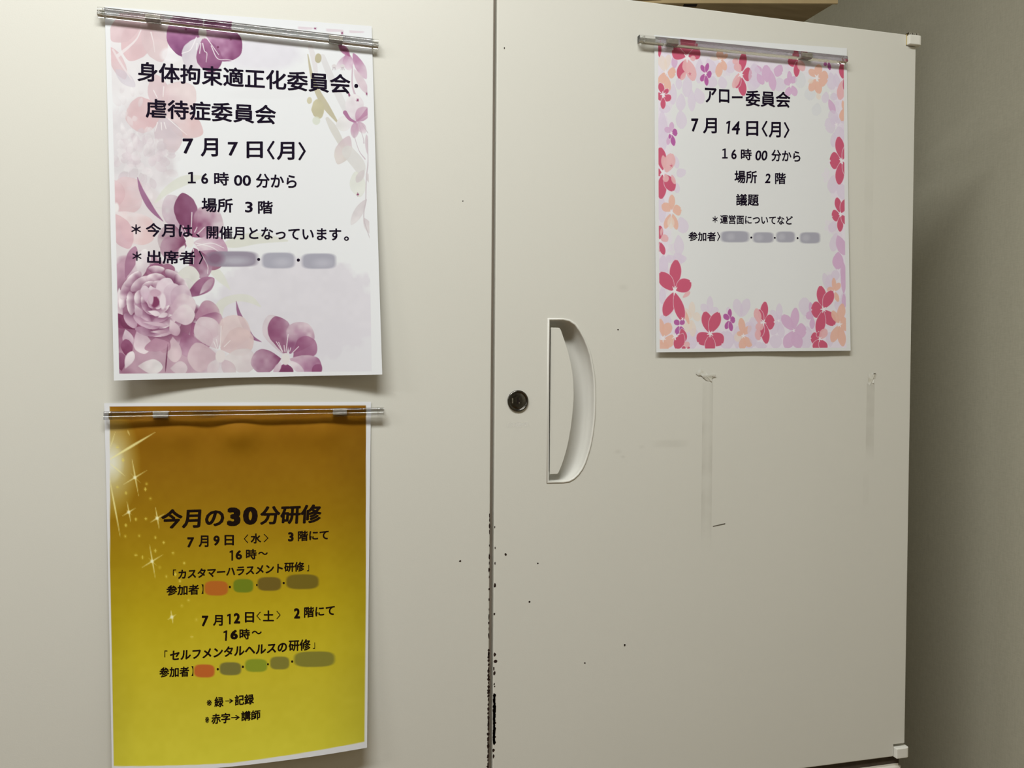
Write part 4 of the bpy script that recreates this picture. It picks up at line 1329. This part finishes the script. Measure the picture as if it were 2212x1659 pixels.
ray((100, 660), (520, 400), 22); ray((110, 690), (250, 810), 10, .6); ray((108, 830), (205, 1370), 13); ray((160, 400), (110, 560), 8, .6); ray((270, 380), (290, 430), 12, .5)
for (x, y, R_) in ((335, 822, 170), (280, 1140, 95), (535, 1195, 100), (490, 1585, 150), (670, 2080, 60)):
    ray((x - R_ * .15, y - R_), (x + R_ * .2, y + R_), 11, .8)
    ray((x - R_ * .6, y + R_ * .38), (x + R_ * .65, y - R_ * .4), 11, .75)
    ray((x - R_ * .2, y - R_ * .2), (x + R_ * .3, y + R_ * .28), 6, .5)
    c_ = F3(x, y); s3.ell(c_[0], c_[1], 3.4, 3.4, (230, 222, 180), a=.9, soft=3)
for (x, y) in ((230, 660), (180, 540), (430, 930), (475, 1015), (440, 880), (345, 1205), (435, 1200), (375, 1355), (520, 1370), (595, 1415), (250, 1360), (680, 1510), (345, 1530),
               (405, 1550), (520, 1490), (255, 1260), (180, 910), (780, 1600), (256, 965), (700, 1700), (740, 1760), (640, 1850), (620, 1720), (770, 1850), (760, 1980), (850, 2250),
               (560, 1640), (820, 1930), (890, 2100)):
    c_ = F3(x, y); s3.star(c_[0], c_[1], rng.uniform(2.5, 5), (216, 198, 96), pts=4, inner=.25, a=.7, sx=.7); s3.ell(c_[0], c_[1], 3, 3.5, (206, 184, 80), a=.35, soft=4)
# pixelated names
for k_, L_ in (((330, 1080, 5.395), ((605, 878, 992, 1160, (172, 94, 28), -.05), (940, 1170, 970, 1125, (106, 118, 20), 0), (1222, 1495, 948, 1105, (106, 86, 28), -.04), (1555, 1932, 918, 1088, (110, 92, 24), -.05))),
               ((330, 1300, 5.395), ((487, 725, 755, 900, (182, 92, 36), 0), (785, 1033, 728, 872, (116, 108, 50), 0), (1080, 1335, 692, 835, (130, 140, 34), 0), (1370, 1590, 665, 808, (124, 116, 46), 0),
                                     (1648, 2118, 612, 785, (126, 118, 44), 0)))):
    for (x0, x1, y0, y1, cl, sk) in L_:
        cx, cy = k_[0] + (x0 + x1) / 2 / 5.395, k_[1] + (y0 + y1) / 2 / 5.395
        s3.ell(cx, cy, (x1 - x0) / 2 / 5.395, (y1 - y0) / 2 / 5.395, tuple(c_ * .97 for c_ in cl), power=3.2, soft=2.6)
# white margin
lx = np.where(s3.Y < 1230, 237 + 0 * s3.Y, 237 + (s3.Y - 1230) * .0205)
rx = 790.6 + (s3.Y - 876) * 0 - np.clip(s3.Y - 1300, 0, 999) * .0115
mg = np.clip((s3.X - lx) / 1.2 + .5, 0, 1) * np.clip((rx - s3.X) / 1.2 + .5, 0, 1)
mg = mg * np.clip((s3.Y - (878.5 - (s3.X - 237) * .0045)) / 1.2 + .5, 0, 1) * np.clip(((1655.5 - (s3.X - 246) * .066 - np.clip(s3.X - 500, 0, 999) * .06) - s3.Y) / 1.2 + .5, 0, 1)
s3.img = s3.img * mg[..., None] + s3.white * (1 - mg[..., None])
n3 = empty('notice_sheet', (-0.216, -.001, 1.27), 'golden yellow notice with printed sparkles, lower one on the left door', 'poster')
s3.mesh('paper', M_PRINT, n3)
k1, k2 = (330, 1080, 5.395), (330, 1300, 5.395)
s3.text('lettering', [('今月の', 95, 832, 270, 246, 230, .06, .035), ('3', 865, 1022, 241, 241, 220, .02, .07), ('0', 1050, 1222, 229, 229, 212, .02, .06), ('分研修', 1250, 1965, 226, 204, 222, .06, .035)], M_INKB, n3, k1)
s3.text('lettering', [('7', 400, 478, 543, 543, 120, .05, .04), ('月', 535, 650, 529, 529, 136, 0, .03), ('9', 705, 778, 521, 521, 118, .05, .04), ('日', 835, 945, 516, 516, 122, 0, .03),
                      ('〈', 1060, 1112, 500, 500, 100, 0, .0), ('水', 1140, 1262, 496, 496, 118, 0, .03), ('〉', 1290, 1347, 492, 492, 96, 0, .0), ('3', 1575, 1640, 478, 478, 108, 0, .05),
                      ('階にて', 1690, 2050, 470, 455, 120, 0, .03)], M_INKB, n3, k1)
s3.text('lettering', [('1', 895, 935, 695, 695, 120, 0, .04), ('6', 965, 1040, 688, 688, 106, 0, .04), ('時', 1085, 1210, 680, 680, 120, 0, .03), ('〜', 1228, 1340, 670, 670, 38, 0, .02)], M_INKB, n3, k1)
s3.text('lettering', [('「', 235, 272, 896, 896, 70, 0, .01), ('カスタマーハラスメント', 298, 1515, 917, 840, 108, .04, .035), ('研修', 1530, 1765, 832, 826, 114, 0, .03), ('」', 1795, 1820, 843, 843, 74, 0, .01)], M_INKB, n3, k1)
s3.text('lettering', [('参加者', 160, 540, 1104, 1090, 118, 0, .03), ('】', 568, 592, 1086, 1086, 108, 0, .0), ('・', 887, 912, 1060, 1060, 26, 0, .03), ('・', 1203, 1222, 1037, 1037, 24, 0, .03),
                      ('・', 1512, 1538, 1015, 1015, 26, 0, .03)], M_INKB, n3, k1)
s3.text('lettering', [('7', 572, 648, 264, 264, 122, .05, .04), ('月', 705, 818, 256, 256, 122, 0, .03), ('1', 868, 910, 240, 240, 120, 0, .05), ('2', 945, 1020, 231, 231, 118, 0, .05),
                      ('日', 1075, 1182, 220, 220, 120, 0, .03), ('〈', 1208, 1260, 205, 205, 96, 0, .0), ('土', 1285, 1412, 203, 203, 124, 0, .03), ('〉', 1440, 1490, 195, 195, 94, 0, .0),
                      ('2', 1645, 1715, 177, 177, 118, 0, .05), ('階にて', 1762, 2120, 168, 145, 122, 0, .03)], M_INKB, n3, k2)
s3.text('lettering', [('1', 825, 868, 428, 428, 116, .05, .06), ('6', 908, 995, 416, 416, 108, .05, .06), ('時', 1012, 1135, 410, 410, 120, 0, .03), ('〜', 1155, 1270, 392, 392, 40, 0, .02)], M_INKB, n3, k2)
s3.text('lettering', [('「', 140, 175, 642, 642, 76, 0, .01), ('セルフメンタルヘルスの', 205, 1565, 660, 552, 116, .05, .035), ('研修', 1582, 1838, 542, 534, 128, 0, .03), ('」', 1865, 1890, 545, 545, 72, 0, .01)], M_INKB, n3, k2)
s3.text('lettering', [('参加者', 82, 430, 852, 835, 114, 0, .03), ('】', 456, 478, 830, 830, 108, 0, .0), ('・', 750, 775, 805, 805, 26, 0, .03), ('・', 1042, 1065, 777, 777, 28, 0, .03),
                      ('・', 1334, 1354, 748, 748, 24, 0, .03), ('・', 1612, 1636, 720, 720, 26, 0, .03)], M_INKB, n3, k2)
s3.text('lettering', [('※', 635, 695, 1178, 1178, 66, 0, .01), ('緑', 725, 830, 1167, 1167, 114, 0, .03), ('→', 850, 945, 1156, 1153, 50, 0, .02), ('記録', 960, 1182, 1148, 1132, 114, 0, .03)], M_INKB, n3, k2)
s3.text('lettering', [('※', 618, 665, 1365, 1365, 68, 0, .01), ('赤字', 690, 908, 1355, 1338, 112, 0, .03), ('→', 920, 1020, 1337, 1333, 54, 0, .02), ('講師', 1035, 1258, 1322, 1302, 108, 0, .03)], M_INKB, n3, k2)


# ------------------------------------------------------------------ clear magnetic bars
def bar(a, b, label, mags):
    """clear acrylic bar from a to b (x, z): flat back, chamfered front; magnets inside"""
    a, b = Vector(a), Vector(b)
    L = (b - a).length
    ang = math.atan2(b.y - a.y, b.x - a.x)
    root = empty('magnetic_bar', (a.x, -.0045, a.y), label, 'magnet', 'clear magnetic bars')
    hh = .0033
    R_ = .0036                               # two softly curved lips along the front, a flat band between them

    def lip(y_, z_):
        cy_, cz_ = y_ + R_ * math.cos(.576), z_ - R_ * math.sin(.576)
        return [(cy_ - R_ * math.cos(t), cz_ + R_ * math.sin(t)) for t in np.linspace(.06, .576, 12)]
    prof = [(-.0013, -hh), (-.0062, -hh), (-.0073, -.0029)] + lip(-.0070, -.0003) + [(-.0068, 0), (-.0072, .0003)] + lip(-.0066, .0029) + [(-.0060, hh), (-.0013, hh)]
    bm = bmesh.new()
    N = 2
    rings = []
    for i in range(N):
        x = L * i / (N - 1)
        rings.append([bm.verts.new((x, y, z)) for (y, z) in prof])
    n = len(prof)
    for A_, B__ in zip(rings, rings[1:]):
        for i in range(n):
            j = (i + 1) % n
            bm.faces.new((A_[i], A_[j], B__[j], B__[i]))
    bm.faces.new(rings[0]); bm.faces.new(list(reversed(rings[-1])))
    bmesh.ops.recalc_face_normals(bm, faces=bm.faces)
    Mx = Matrix.Translation((a.x, 0, a.y)) @ Matrix.Rotation(-ang, 4, 'Y')
    bm.transform(Mx)
    rod = link('acrylic_rod', bm, M_GLASS, root)
    for p_ in rod.data.polygons: p_.use_smooth = len(p_.vertices) == 4
    rod.data.set_sharp_from_angle(angle=math.radians(35))
    for m in mags:
        bm = bmesh.new()
        box(bm, m * L - .0058, m * L + .0058, -.0068, -.0024, -.0021, .0021)
        bevel_all(bm, .0004, 2)
        bm.transform(Mx)
        link('magnet', bm, M_MAGNET, root)
    for x in (.0045, L - .0045):                       # moulded end plugs
        bm = bmesh.new()
        box(bm, x - .0008, x + .0008, -.0070, -.0022, -.0022, .0022)
        bm.transform(Mx)
        link('end_plug', bm, M_GLASS, root)
    return root


bar((-0.325, 1.7321), (-0.1055, 1.7294), 'clear acrylic magnetic bar holding the violet flower notice', (.185, .838))
bar((-0.3214, 1.4128), (-0.0998, 1.4145), 'clear acrylic magnetic bar holding the golden yellow notice', (.190, .832))
bar((0.1342, 1.7587), (0.3561, 1.7613), 'clear acrylic magnetic bar holding the cherry blossom notice', (.150, .795))
